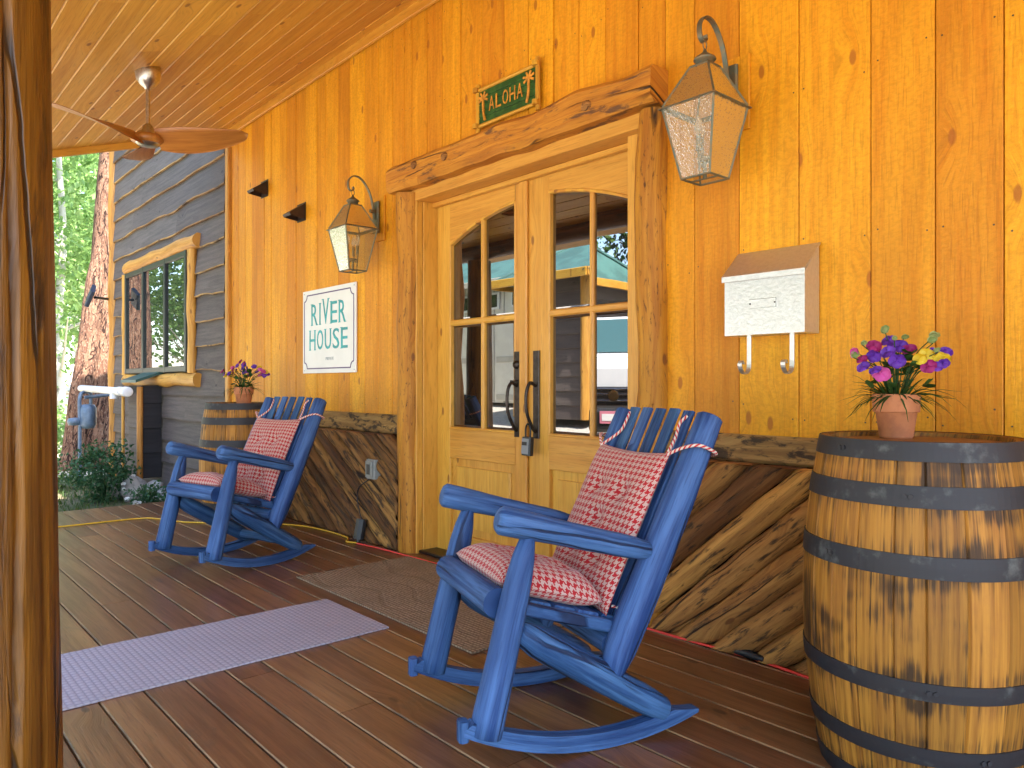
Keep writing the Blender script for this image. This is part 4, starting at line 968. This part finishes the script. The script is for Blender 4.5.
b = MB(); b.tube(bez(zf([(-4.24, -.17), (-4.1, -.15), (-3.9, -.13), (-3.78, -.125), (-3.3, -.10), (-2.8, -.095), (-2.3, -.10), (-2.0, -.105), (-1.75, -.10), (-1.56, -.085), (-1.42, -.088), (-1.2, -.11), (-.9, -.11), (-.3, -.12), (.6, -.11)], .007), 8), .0055, 7); b.build('cord', m_red, rc)
b = MB(); b.tube([(-1.575, -.083, .018), (-1.50, -.083, .018), (-1.44, -.086, .016)], [.014, .016, .011], 10, dome=.5); b.build('connector', m_black, rc)
lk = thing('lock_box', 'grey and black key lock box hanging from the right door handle', 'lock box', (-2.862, YD - .06, .70))
b = MB(); b.prism((-2.868, YD - .066, .655), (-2.866, YD - .062, .752), (0, -1, 0), .064, .038, .008); b.build('body', m_black, lk)
b = MB(); b.prism((-2.868, YD - .0865, .664), (-2.866, YD - .0825, .745), (0, -1, 0), .052, .005, .002); b.build('face_plate', simple('grey_lockbox_face', (.22, .23, .25), .4), lk)
b = MB(); b.prism((-2.868, YD - .0895, .71), (-2.868, YD - .0885, .728), (0, -1, 0), .036, .003, .001); b.build('keypad', m_black, lk)
b = MB(); b.tube(bez([(-2.885, YD - .062, .75), (-2.884, YD - .062, .80), (-2.866, YD - .064, .82), (-2.850, YD - .062, .80), (-2.850, YD - .062, .75)], 6), .005, 8); b.build('shackle', m_blackm, lk)

# ================================================================== CEILING FAN
FX, FY = -4.885, -1.24; FZ = ZT + SL * FY
fan = thing('ceiling_fan', 'three-blade wooden propeller ceiling fan on a nickel rod under the porch roof', 'ceiling fan', (FX, FY, FZ))
b = MB(); b.lathe([(.0, .04), (.072, .035), (.074, -.02), (.068, -.06), (.045, -.095), (.022, -.11), (.018, -.12), (0, -.125)], 32); b.build('canopy', m_nickel, fan, world=False)
b = MB(); b.tube([(0, 0, -.10), (0, 0, -.36)], .013, 12); b.build('rod', m_nickel, fan, world=False)
b = MB(); b.lathe([(.014, -.33), (.03, -.345), (.035, -.37), (.06, -.39), (.075, -.405)], 28); b.lathe([(.07, -.452), (.06, -.462), (.03, -.468), (0, -.468)], 28); b.build('motor_housing', m_nickel, fan, world=False)
b = MB(); b.lathe([(.078, -.403), (.095, -.415), (.095, -.44), (.072, -.453)], 32); b.build('hub', m_fanwood, fan, world=False)
for a in (rad(48), rad(48 + 120), rad(48 + 240)):
    b = MB(); n = 22; m = 7; vs = []; gr = []; c_, s_ = math.cos(a), math.sin(a)
    for side in (0, 1):
        for i in range(n + 1):
            t = i / n; rr_ = .06 + .55 * t; wd = .05 + .055 * math.sin(math.pi * min(t * .9 + .1, 1)) ** .8; wd *= (1 if t < .9 else math.sqrt(max(.02, 1 - ((t - .9) / .1) ** 2)))
            tw = rad(34) * (1 - t) ** 1.2 + rad(9); sweep = .03 * math.sin(t * 3.0)
            for j in range(m):
                u = -1 + 2 * j / (m - 1); th = .008 * (1 - u * u) * (1 - .5 * t) + .0012
                xx, yy = rr_, u * wd * math.cos(tw) + sweep; zz = -.428 - u * wd * math.sin(tw) + .035 * t * t + (th if side == 0 else -th)
                vs.append((xx * c_ - yy * s_, xx * s_ + yy * c_, zz)); gr.append((rr_ + a, u * wd, 0))
    K = (n + 1) * m
    fs = [(i * m + j, (i + 1) * m + j, (i + 1) * m + j + 1, i * m + j + 1) for i in range(n) for j in range(m - 1)]
    fs += [tuple(K + q for q in f[::-1]) for f in fs]
    for j in (0, m - 1): fs += [(i * m + j, K + i * m + j, K + (i + 1) * m + j, (i + 1) * m + j) for i in range(n)]
    fs += [(n * m + j, n * m + j + 1, K + n * m + j + 1, K + n * m + j) for j in range(m - 1)]
    b.add(vs, fs, gr, .5, smooth=True); b.build('blade', m_fanwood, fan, world=False)

# ================================================================== MATS
def floor_mat(name, x0, x1, y0, y1, th, mat, lab, rz=0.):
    b = MB(); cx, cy = (x0 + x1) / 2, (y0 + y1) / 2; hx, hy = (x1 - x0) / 2, (y1 - y0) / 2; n = 40
    P = lambda x, y, z: (cx + x, cy + y, z)
    vs = []; nx, ny = 24, 40
    for j in range(ny + 1):
        for i in range(nx + 1):
            u, v = -1 + 2 * i / nx, -1 + 2 * j / ny
            vs.append((cx + u * hx + .003 * mn.noise(V((v * 4, u, 2))), cy + v * hy + .003 * mn.noise(V((u * 3, v, 5))), th + .0006 * mn.noise(V((u * 3, v * 6, 1)))))
    K = len(vs); m = nx + 1
    fs = [(j * m + i, j * m + i + 1, (j + 1) * m + i + 1, (j + 1) * m + i) for j in range(ny) for i in range(nx)]
    edge = [i for i in range(m)] + [j * m + nx for j in range(1, ny + 1)] + [ny * m + i for i in range(nx - 1, -1, -1)] + [j * m for j in range(ny - 1, 0, -1)]
    low = [(vs[e][0], vs[e][1], .0015) for e in edge]; ne = len(edge)
    fs += [(edge[k], K + k, K + (k + 1) % ne, edge[(k + 1) % ne]) for k in range(ne)]
    b.add(vs + low, fs, None, .5)
    return tag(b.build(name, mat), lab, 'mat')
floor_mat('door_mat', -3.716, -2.22, -.83, -.115, .009, m_doormat, 'brown textured doormat in front of the double doors')
floor_mat('runner_mat', -3.24, -2.69, -2.40, -.905, .008, m_lav, 'pale lavender woven runner mat lying on the open deck')

# ================================================================== PLANTS, TREES, STONES
def leafcloud(b, centre, rad3, nclump, per, size, rg, clr=.28, hollow=.25):
    c = V(centre); rx, ry, rz_ = rad3
    for k in range(nclump):
        while True:
            q = V((rg.uniform(-1, 1), rg.uniform(-1, 1), rg.uniform(-1, 1)))
            if hollow < q.length < 1: break
        q = V((q.x * rx, q.y * ry, q.z * rz_)); base = rg.random() * .6
        for i in range(per):
            p = c + q + V((rg.gauss(0, clr), rg.gauss(0, clr), rg.gauss(0, clr * .8)))
            n = V((rg.gauss(0, 1), rg.gauss(0, 1), rg.gauss(.5, 1))).normalized(); t = n.orthogonal().normalized(); t = Matrix.Rotation(rg.uniform(0, 6.28), 3, n) @ t; w = n.cross(t); s = size * rg.uniform(.6, 1.25)
            b.add([p - t * s, p + w * s * .55 + n * s * .1, p + t * s, p - w * s * .55 + n * s * .1], [(0, 1, 2, 3)], None, min(1, base + rg.random() * .4))
def tree(name, lab, loc, h, r, lm, tm, rg, low=.25, clumps=120, per=34, leaf=.07, tr=.12, group=None, lean=0.):
    t = thing(name, lab, 'tree', loc, 0, group)
    b = MB(); n = 12; b.tube([(lean * (i / n) + .08 * math.sin(i * .9), .06 * math.cos(i), h * .95 * i / n - .3) for i in range(n + 1)], [tr * (1 - .8 * i / n) for i in range(n + 1)], 10, wob=.1)
    for k in range(9):
        z = h * rg.uniform(low, .85); a = rg.uniform(0, 6.28); l = r * rg.uniform(.5, .95)
        b.tube([(0, 0, z), (math.cos(a) * l * .5, math.sin(a) * l * .5, z + .25 * l), (math.cos(a) * l, math.sin(a) * l, z + .6 * l)], [tr * .35, tr * .22, tr * .08], 6)
    b.build('trunk', tm, t, world=False)
    b = MB(); leafcloud(b, (lean * .6, 0, h * (low + 1) / 2), (r, r, h * (1 - low) / 2), clumps, per, leaf, rg, r * .17)
    b.build('crown', lm, t, world=False); return t
rg = random.Random(11)
GA = 'aspens beyond the porch end'; GR = 'trees across the drive'
a1 = tree('aspen_tree', 'light green aspen nearest behind the big pine trunk', (-17.5, .6, gz(-17.5, .6)), 9., 2.0, m_aspen, m_atrunk, rg, .12, 190, 40, .085, .12, GA)
a2 = tree('aspen_tree', 'tall light green aspen left of the big pine trunk', (-22., -1.2, gz(-22, -1.2)), 11., 2.6, m_aspen, m_atrunk, rg, .16, 200, 40, .10, .14, GA)
for i, (x, y, s, lab) in enumerate(((-20.5, 2.2, .95, 'aspen behind the grey wall corner'), (-27, 1.2, 1.15, 'farther aspen in the gap behind the nearest one'), (-32, 3.8, 1.3, 'far aspen low in the gap'), (-30, -3.0, 1.25, 'far aspen to the left behind the porch post'), (-40, 2.5, 1.6, 'farthest aspen closing the gap'), (-38, 7.5, 1.5, 'far aspen behind the house corner'), (-19, -4.6, .9, 'aspen reflected in the three-pane window'), (-24, -7.5, 1.1, 'aspen reflected in the right window pane'), (-16.5, -3.2, .7, 'short aspen standing near the second pine trunk'), (-17, -6.8, .9, 'aspen between the pine trunks and the garage corner'), (-22, -5.2, 1.05, 'aspen behind the short one near the second pine trunk'))):
    dup(a1 if i % 2 else a2, (x, y, gz(x, y)), rg.uniform(0, 6), lab, s)
p1 = tree('spruce_tree', 'dark green tree behind the parked truck', (-9.5, -18, gz(-9.5, -18)), 12, 2.6, m_pineleaf, m_trunk, rg, .06, 200, 34, .13, .2, GR)
for i, (x, y, s) in enumerate(((-4.5, -17, 1.), (-14., -21, 1.2), (-7, -24, 1.3), (-20, -19, 1.1), (-1, -22, 1.2), (-26, -24, 1.3), (4, -18, 1.), (9, -24, 1.3), (-30, -15, 1.2), (-12, -28, 1.4))):
    d_ = dup(p1, (x, y, gz(x, y)), rg.uniform(0, 6), 'dark green tree across the gravel drive, one of the belt behind the cabins', s)
p1['label'] = 'dark green tree across the gravel drive, one of the belt behind the cabins'
for i, (x, y, s) in enumerate(((-6.2, -14, .8), (-16.5, -15.5, .9), (0, -15, .8))): dup(a2, (x, y, gz(x, y)), i * 2., 'light green aspen across the gravel drive, in front of the dark belt', s)['group'] = GR

pt = thing('pine_tree', 'big reddish pine with a leaning second stem just beyond the grey wall', 'tree', (-12.5, .0, gz(-12.5, 0)))
b = MB(); n = 30
b.tube([(.03 * math.sin(i * .6), .12 + .60 * i / n + .03 * math.sin(i * .5), -.3 + i * .42) for i in range(n + 1)], [.28 - .09 * min(1, i / 5) - .003 * i for i in range(n + 1)], 22, front=(1, -.3, 0), wob=.16, wf=1.2)
b.tube(bez([(.12, -.22, -.3), (.12, -.16, .3), (.10, -.06, 1.1), (.08, .04, 1.9), (.05, .12, 2.7), (.0, .25, 3.6)], 6), [.20, .19, .18, .17, .16, .16, .15, .15, .15, .15, .15, .15, .15, .15, .15, .15, .15, .14, .14, .14, .14, .14, .14, .13, .13, .12, .11, .10, .09, .08, .07], 16, front=(1, -.3, 0), wob=.16, wf=1.5)
b.build('trunk', m_trunk, pt, world=False)
b = MB(); leafcloud(b, (0, .4, 10.), (2.6, 2.6, 3.), 90, 30, .12, rg, .4); b.build('crown', m_pineleaf, pt, world=False)
t2 = thing('pine_tree', 'second reddish pine trunk standing left of the big one, behind the porch post', 'tree', (-13.1, -.95, gz(-13.1, -.95)))
b = MB(); b.tube([(.02 * math.sin(i), .02 * math.cos(i * .7), -.3 + i * .45) for i in range(26)], [.26 - .005 * i for i in range(26)], 18, front=(1, 0, 0), wob=.14, wf=1.3); b.build('trunk', m_trunk, t2, world=False)
b = MB(); leafcloud(b, (0, 0, 10.2), (2.2, 2.2, 2.6), 60, 30, .12, rg, .4); b.build('crown', m_pineleaf, t2, world=False)

def bush(name, lab, loc, r, h, nl, size, mat, cat='shrub', wf=0):
    t = thing(name, lab, cat, loc); b = MB()
    for k in range(16):
        a = rg.uniform(0, 6.28); l = rg.uniform(.3, 1.); b.tube([(0, 0, -.05), (math.cos(a) * r * .4 * l, math.sin(a) * r * .4 * l, h * .5), (math.cos(a) * r * .8 * l, math.sin(a) * r * .8 * l, h * rg.uniform(.6, .95))], [.006, .004, .002], 5)
    b.build('stems', m_bush, t, world=False)
    b = MB(); leafcloud(b, (0, 0, h * .5), (r, r, h * .52), nl // 14, 14, size, rg, r * .14, .1); b.build('foliage', mat, t, world=False)
    for k in range(wf):
        a = rg.uniform(0, 6.28); q = V((math.cos(a) * r * rg.uniform(.6, 1.), math.sin(a) * r * rg.uniform(.6, 1.), h * rg.uniform(.1, .5))); b = MB()
        for j in range(5): an = j * 1.257; petal(b, q, (math.cos(an) * .7 + .3, math.sin(an) * .7 - .2, .4), (.6, -.4, .6), .028, .2)
        b.build('flower', m_wflower, t, world=False)
    return t
bush('shrub', 'leafy dark green shrub with a few white blooms beside the deck end', (-8.75, -.60, -.21), .34, .64, 1900, .026, m_bush, wf=5)
bush('low_plant', 'low bright green plant at the foot of the cupboard', (-7.75, -.42, -.21), .22, .28, 600, .022, m_bush, 'plant', 8)
bush('low_plant', 'small pale green weed clump left of the leafy shrub', (-10.2, -.95, -.21), .38, .30, 700, .024, m_grass, 'plant')
for i, (x, y, r, lab) in enumerate(((-13.9, -.4, .6, 'roadside shrub left of the pine trunk base'), (-15.6, .4, .8, 'green shrub behind the pine trunk base'))): bush('shrub', lab, (x, y, gz(x, y)), r, r * 1.2, 900, .05, m_aspen)
def stone(x, y, z, s, seed):
    b = MB(); n, m = 14, 9; vs = []
    for j in range(m + 1):
        for i in range(n):
            a, e = 6.283 * i / n, -1.57 + 3.1416 * j / m; d = V((math.cos(a) * math.cos(e), math.sin(a) * math.cos(e), math.sin(e))); k = 1 + .38 * mn.noise(d * 1.3 + V((seed, 0, 0))) + .12 * mn.noise(d * 4 + V((seed, 2, 0)))
            vs.append(V((x, y, z)) + V((d.x * s[0], d.y * s[1], d.z * s[2])) * k)
    b.add(vs, [(j * n + i, j * n + (i + 1) % n, (j + 1) * n + (i + 1) % n, (j + 1) * n + i) for j in range(m) for i in range(n)], smooth=True); return b
for i, (x, y, z, s, lab) in enumerate(((-8.62, -.34, -.10, (.15, .12, .15), 'pale stone directly under the corner post of the lean-to'), (-8.35, -.22, -.12, (.17, .12, .13), 'pale stone against the grey wall right of the lean-to post'), (-8.95, -.36, -.12, (.17, .12, .12), 'stone under the lean-to front, behind the shrub'), (-8.0, -.2, -.14, (.16, .12, .11), 'grey stone nearest the deck at the wall foot'), (-10.0, -1.0, -.2, (.16, .13, .07), 'flat pale stone lying in the grass'), (-9.75, -1.25, -.21, (.10, .09, .05), 'small stone in the grass in front of the flat one'))):
    tag(stone(x, y, z, s, i * 3.3).build('stone', m_stone), lab, 'stone', 'stones at the wall foot and in the grass')
b = MB()
for i in range(9000):
    x, y = rg.uniform(-11.3, -6.98), rg.uniform(-3., -.1)
    if rg.random() > .55 + .9 * mn.noise(V((x * 1.3, y * 1.3, 4))): continue
    z = gz(x, y); a = rg.uniform(0, 6.28); hgt = rg.uniform(.03, .10); w = rg.uniform(.003, .006); d = V((math.cos(a), math.sin(a), 0)); s = V((-d.y, d.x, 0)); p = V((x, y, z - .01))
    b.add([p - s * w, p + s * w, p + d * hgt * .3 + V((0, 0, hgt * .6)) + s * w * .7, p + d * hgt * .3 + V((0, 0, hgt * .6)) - s * w * .7, p + d * hgt * .7 + V((0, 0, hgt))], [(0, 1, 2, 3), (3, 2, 4)], None, rg.random())
struct(b.build('grass', m_grass), 'stuff')
# rail fence and boulders low in the gap
fe = thing('rail_fence', 'pale weathered log rail fence beyond the pine trunk', 'fence', (-19, 1, gz(-19, 1)))
m_rail = wood('weathered_rail', (.42, .36, .28), (.30, .25, .19), rough=.85, bump=.5)
P0, P1 = V((-17.5, -3.2, 0)), V((-21.5, 6., 0))
for i in range(6):
    q = P0.lerp(P1, i / 5); b = MB(); b.tube([(q.x, q.y, gz(q.x, q.y) - .2), (q.x, q.y, gz(q.x, q.y) + 1.15)], .07, 10, wob=.1); b.build('post', m_rail, fe)
for i in range(5):
    for zz in (.35, .7, 1.05):
        q, w_ = P0.lerp(P1, i / 5), P0.lerp(P1, (i + 1) / 5); b = MB(); b.tube([(q.x + .05, q.y, gz(q.x, q.y) + zz), (w_.x + .05, w_.y, gz(w_.x, w_.y) + zz + .02)], .05, 8, wob=.1); b.build('rail', m_rail, fe)

# ================================================================== ACROSS THE DRIVE (seen in the door glass)
def wallgrid(b, p0, p1, z0, z1, n, mi=0, horiz=True):
    for i in range(n):
        if horiz: za, zb = z0 + (z1 - z0) * i / n, z0 + (z1 - z0) * (i + 1) / n; b.prism(V((p0[0], p0[1], (za + zb) / 2)), V((p1[0], p1[1], (za + zb) / 2)), (p1[1] - p0[1], -(p1[0] - p0[0]), .12 * math.hypot(p1[0] - p0[0], p1[1] - p0[1])), (zb - za) * 1.06, .03, .004, mi)
def hiproof(b, x0, x1, y0, y1, z, h, ov, mi=0):
    x0 -= ov; x1 += ov; y0 -= ov; y1 += ov; cy = (y0 + y1) / 2; d = (y1 - y0) / 2; w = x1 - x0
    rx0, rx1 = (x0 + d, x1 - d) if w > 2 * d else ((x0 + x1) / 2 - .1, (x0 + x1) / 2 + .1)
    vs = [(x0, y0, z), (x1, y0, z), (x1, y1, z), (x0, y1, z), (rx0, cy, z + h), (rx1, cy, z + h)]
    b.add(vs, [(0, 1, 5, 4), (1, 2, 5), (2, 3, 4, 5), (3, 0, 4), (3, 2, 1, 0)], None, None, mi)
    for (p, q) in ((0, 4), (1, 5), (2, 5), (3, 4), (4, 5)): b.prism(V(vs[p]), V(vs[q]), (0, 0, 1), .16, .05, .01, mi)
    for (p, q) in ((0, 1), (1, 2), (2, 3), (3, 0)): b.prism(V(vs[p]) + V((0, 0, -.02)), V(vs[q]) + V((0, 0, -.02)), (0, 0, 1), .06, .16, .01, mi + 1)
cb = thing('cabin', 'grey lap-sided cabin with teal hip roof across the gravel drive', 'cabin', (-11.5, -9, .4))
b = MB(); X0, X1, Y0, Y1, Z0, Z1 = -11.5, -9.6, -11.4, -7.5, .35, 3.1
wallgrid(b, (X1, Y1), (X0, Y1), Z0, Z1, 10); wallgrid(b, (X1, Y0), (X1, Y1), Z0, Z1, 10); wallgrid(b, (X0, Y1), (X0, Y0), Z0, Z1, 10); b.box(X0, X1, Y0, Y1 - .02, Z0, Z1, c=0)
b.build('wall', m_grey, cb)
b = MB(); hiproof(b, X0, X1, Y0, Y1, Z1, 1.3, .45); b.build('roof', [m_troof, m_ceil], cb)
b = MB()
for xx in (X0, X1): b.tube([(xx, Y1, Z0), (xx, Y1, Z1)], .10, 10, wob=.08)
b.build('corner_post', m_ylog, cb)
b = MB(); b.box(-11.3, -10.6, Y1 + .02, Y1 + .06, 1.5, 2.5, c=.01, mi=1); b.box(-11.22, -10.68, Y1 + .05, Y1 + .07, 1.58, 2.42, c=0); b.build('window', [m_wpane, m_ylog], cb)
gr_ = thing('garage', 'cream garage with sliding barn doors and teal roof across the gravel drive', 'garage', (-17.5, -12, .6))
b = MB(); X0, X1, Y0, Y1, Z0, Z1 = -22.5, -12.0, -15.0, -9.6, .55, 3.6
b.box(X0, X1, Y0, Y1, Z0, Z1, c=0)
x = X0 + .15
while x < X1: b.box(x - .02, x + .02, Y1 + .001, Y1 + .025, Z0, Z1, ax='z', c=.004, mi=1); x += .4
b.build('wall', [m_cream, m_creamd], gr_)
b = MB(); hiproof(b, X0, X1, Y0, Y1, Z1, 1.7, .5); b.build('roof', [m_troof, m_creamd], gr_)
for xx in (-13.4, -16., -18.6):
    b = MB(); b.box(xx - 1.15, xx + 1.15, Y1 + .03, Y1 + .08, .6, 2.75, ax='z', c=.01)
    for zz in (.7, 1.65, 2.66): b.box(xx - 1.15, xx + 1.15, Y1 + .082, Y1 + .10, zz - .07, zz + .07, c=.005, mi=1)
    d_ = b.build('door', [m_cream, m_creamd], gr_)
    b = MB(); b.tube(bez([(xx + .9, Y1 + .1, 1.2), (xx + .9, Y1 + .16, 1.3), (xx + .9, Y1 + .16, 1.7), (xx + .9, Y1 + .1, 1.8)], 4), .02, 8); b.build('handle', m_blackm, d_)
for xx in (-12.7, -13.7, -14.8, -15.8, -16.8, -17.8):
    b = MB(); b.box(xx - .32, xx + .32, Y1 + .03, Y1 + .07, 2.95, 3.4, c=.01, mi=1); w_ = b.build('window', [m_wpane, m_white], gr_)
    b = MB(); b.box(xx - .25, xx + .25, Y1 + .06, Y1 + .08, 3.01, 3.34, c=0); b.build('pane', m_wpane, w_)
# pickup truck
tk = thing('pickup_truck', 'white pickup truck with black grille parked nose to the porch', 'pickup truck', (0, 0, 0))
def side_prof(b, pts, hw, mi=0, tuck=None):
    b.poly([(p[0], -hw, p[1]) for p in pts], (0, 2 * hw, 0), mi)
b = MB(); side_prof(b, [(-5.3, .55), (-.12, .45), (-.02, .62), (-.02, 1.28), (-.10, 1.42), (-1.25, 1.50), (-3.3, 1.50), (-5.3, 1.45)], .96)
b.build('body', m_truck, tk, world=False)
b = MB(); vs = []
for (x, z, w) in ((-1.1, 1.49, .88), (-1.8, 2.10, .72), (-3.2, 2.12, .72), (-3.5, 1.49, .88)): vs += [(x, -w, z), (x, w, z)]
b.add(vs, [(0, 1, 3, 2), (2, 3, 5, 4), (4, 5, 7, 6), (0, 2, 4, 6), (1, 7, 5, 3)]); b.build('cab', m_truck, tk, world=False)
b = MB(); b.add([(-1.14, -.80, 1.53), (-1.14, .80, 1.53), (-1.74, .675, 2.05), (-1.74, -.675, 2.05)], [(0, 1, 2, 3)]); b.v = [(v[0] + .012, v[1], v[2] + .012) for v in b.v]; b.build('windscreen', m_windsh, tk, world=False)
for sy in (-1, 1):
    b = MB(); b.add([(-1.35, sy * .87, 1.55), (-1.9, sy * .745, 2.03), (-3.1, sy * .745, 2.03), (-3.3, sy * .87, 1.55)], [(0, 1, 2, 3)]); b.v = [(v[0], v[1] + sy * .015, v[2]) for v in b.v]; b.build('side_window', m_windsh, tk, world=False)
    b = MB(); b.prism((-1.35, sy * 1.08, 1.5), (-1.35, sy * 1.08, 1.74), (1, 0, 0), .22, .08, .03); b.build('wing_mirror', m_black, tk, world=False)
    b = MB(); b.prism((.0, sy * .78, .88), (.0, sy * .78, 1.06), (1, 0, 0), .30, .05, .02); b.build('headlight', simple('headlamp_lens', (.55, .58, .6), .1, .3), tk, world=False)
    for wx in (-.95, -4.2):
        b = MB(); b.lathe([(.20, -.12), (.36, -.11), (.39, -.06), (.39, .06), (.36, .11), (.20, .12)], 28); b.v = [(wx + v[0], sy * .86 + v[2], .39 + v[1]) for v in b.v]; w_ = b.build('wheel', m_tyre, tk, world=False)
        b = MB(); b.lathe([(0, .10), (.06, .12), (.18, .09), (.21, .11)], 20); b.v = [(wx + v[0], sy * (.86 + v[2]), .39 + v[1]) for v in b.v]; b.build('rim', m_chrome, w_, world=False)
b = MB(); b.prism((.01, -.60, .93), (.01, .60, .93), (1, 0, 0), .24, .05, .02)
for zz in (.87, .95, 1.02): b.prism((.04, -.58, zz), (.04, .58, zz), (1, 0, 0), .02, .02, .004, 1)
b.tube([(.03, 0, .94), (.055, 0, .94)], .07, 16, mi=1); b.build('grille', [m_black, m_chrome], tk, world=False)
b = MB(); b.prism((.02, -.94, .62), (.02, .94, .62), (1, 0, 0), .30, .18, .04); b.build('bumper', m_black, tk, world=False)
b = MB(); b.prism((.118, -.16, .66), (.118, .16, .66), (1, 0, 0), .16, .012, .002); b.prism((.126, -.13, .66), (.126, .13, .66), (1, 0, 0), .09, .004, .001, 1); b.build('number_plate', [m_plate, m_white], tk, world=False)
tk.location = (-5.75, -4.75, gz(-5.75, -5.7)); tk.rotation_euler = (0, 0, rad(68))

# ================================================================== LIGHT, SKY, CAMERA
SUN_EL, SUN_AZ = rad(57), rad(79)      # azimuth clockwise from +Y
sd = V((math.sin(SUN_AZ) * math.cos(SUN_EL), math.cos(SUN_AZ) * math.cos(SUN_EL), math.sin(SUN_EL)))
L = bpy.data.lights.new('sun', 'SUN'); L.energy = 4.2; L.angle = rad(.5); L.color = (1, .95, .86)
so = bpy.data.objects.new('sun', L); COL.objects.link(so); so.rotation_euler = sd.to_track_quat('Z', 'Y').to_euler()
W = bpy.data.worlds.new('World'); S.world = W; W.use_nodes = True; nt = W.node_tree
bg = nt.nodes['Background']; sky = nt.nodes.new('ShaderNodeTexSky'); sky.sky_type = 'NISHITA'; sky.sun_disc = False; sky.sun_elevation = SUN_EL; sky.sun_rotation = SUN_AZ
nt.links.new(sky.outputs[0], bg.inputs[0]); bg.inputs[1].default_value = .15
cam = bpy.data.cameras.new('camera'); cam.sensor_width = 36; cam.lens = 745 / 1024 * 36; cam.clip_start = .05; cam.clip_end = 1000
co = bpy.data.objects.new('camera', cam); COL.objects.link(co); co.location = (0, -2.6, 1.03); co.rotation_euler = (rad(90), 0, rad(48.4)); S.camera = co
S.render.engine = 'CYCLES'; S.cycles.max_bounces = 10; S.cycles.diffuse_bounces = 6; S.cycles.glossy_bounces = 4; S.cycles.transparent_max_bounces = 12
S.cycles.sample_clamp_indirect = 6; S.cycles.use_denoising = True
S.render.resolution_x = 1024; S.render.resolution_y = 768
vs_ = S.view_settings; vs_.view_transform = 'Standard'; vs_.look = 'None'; vs_.gamma = 1; vs_.use_curve_mapping = False; vs_.exposure = 3.02
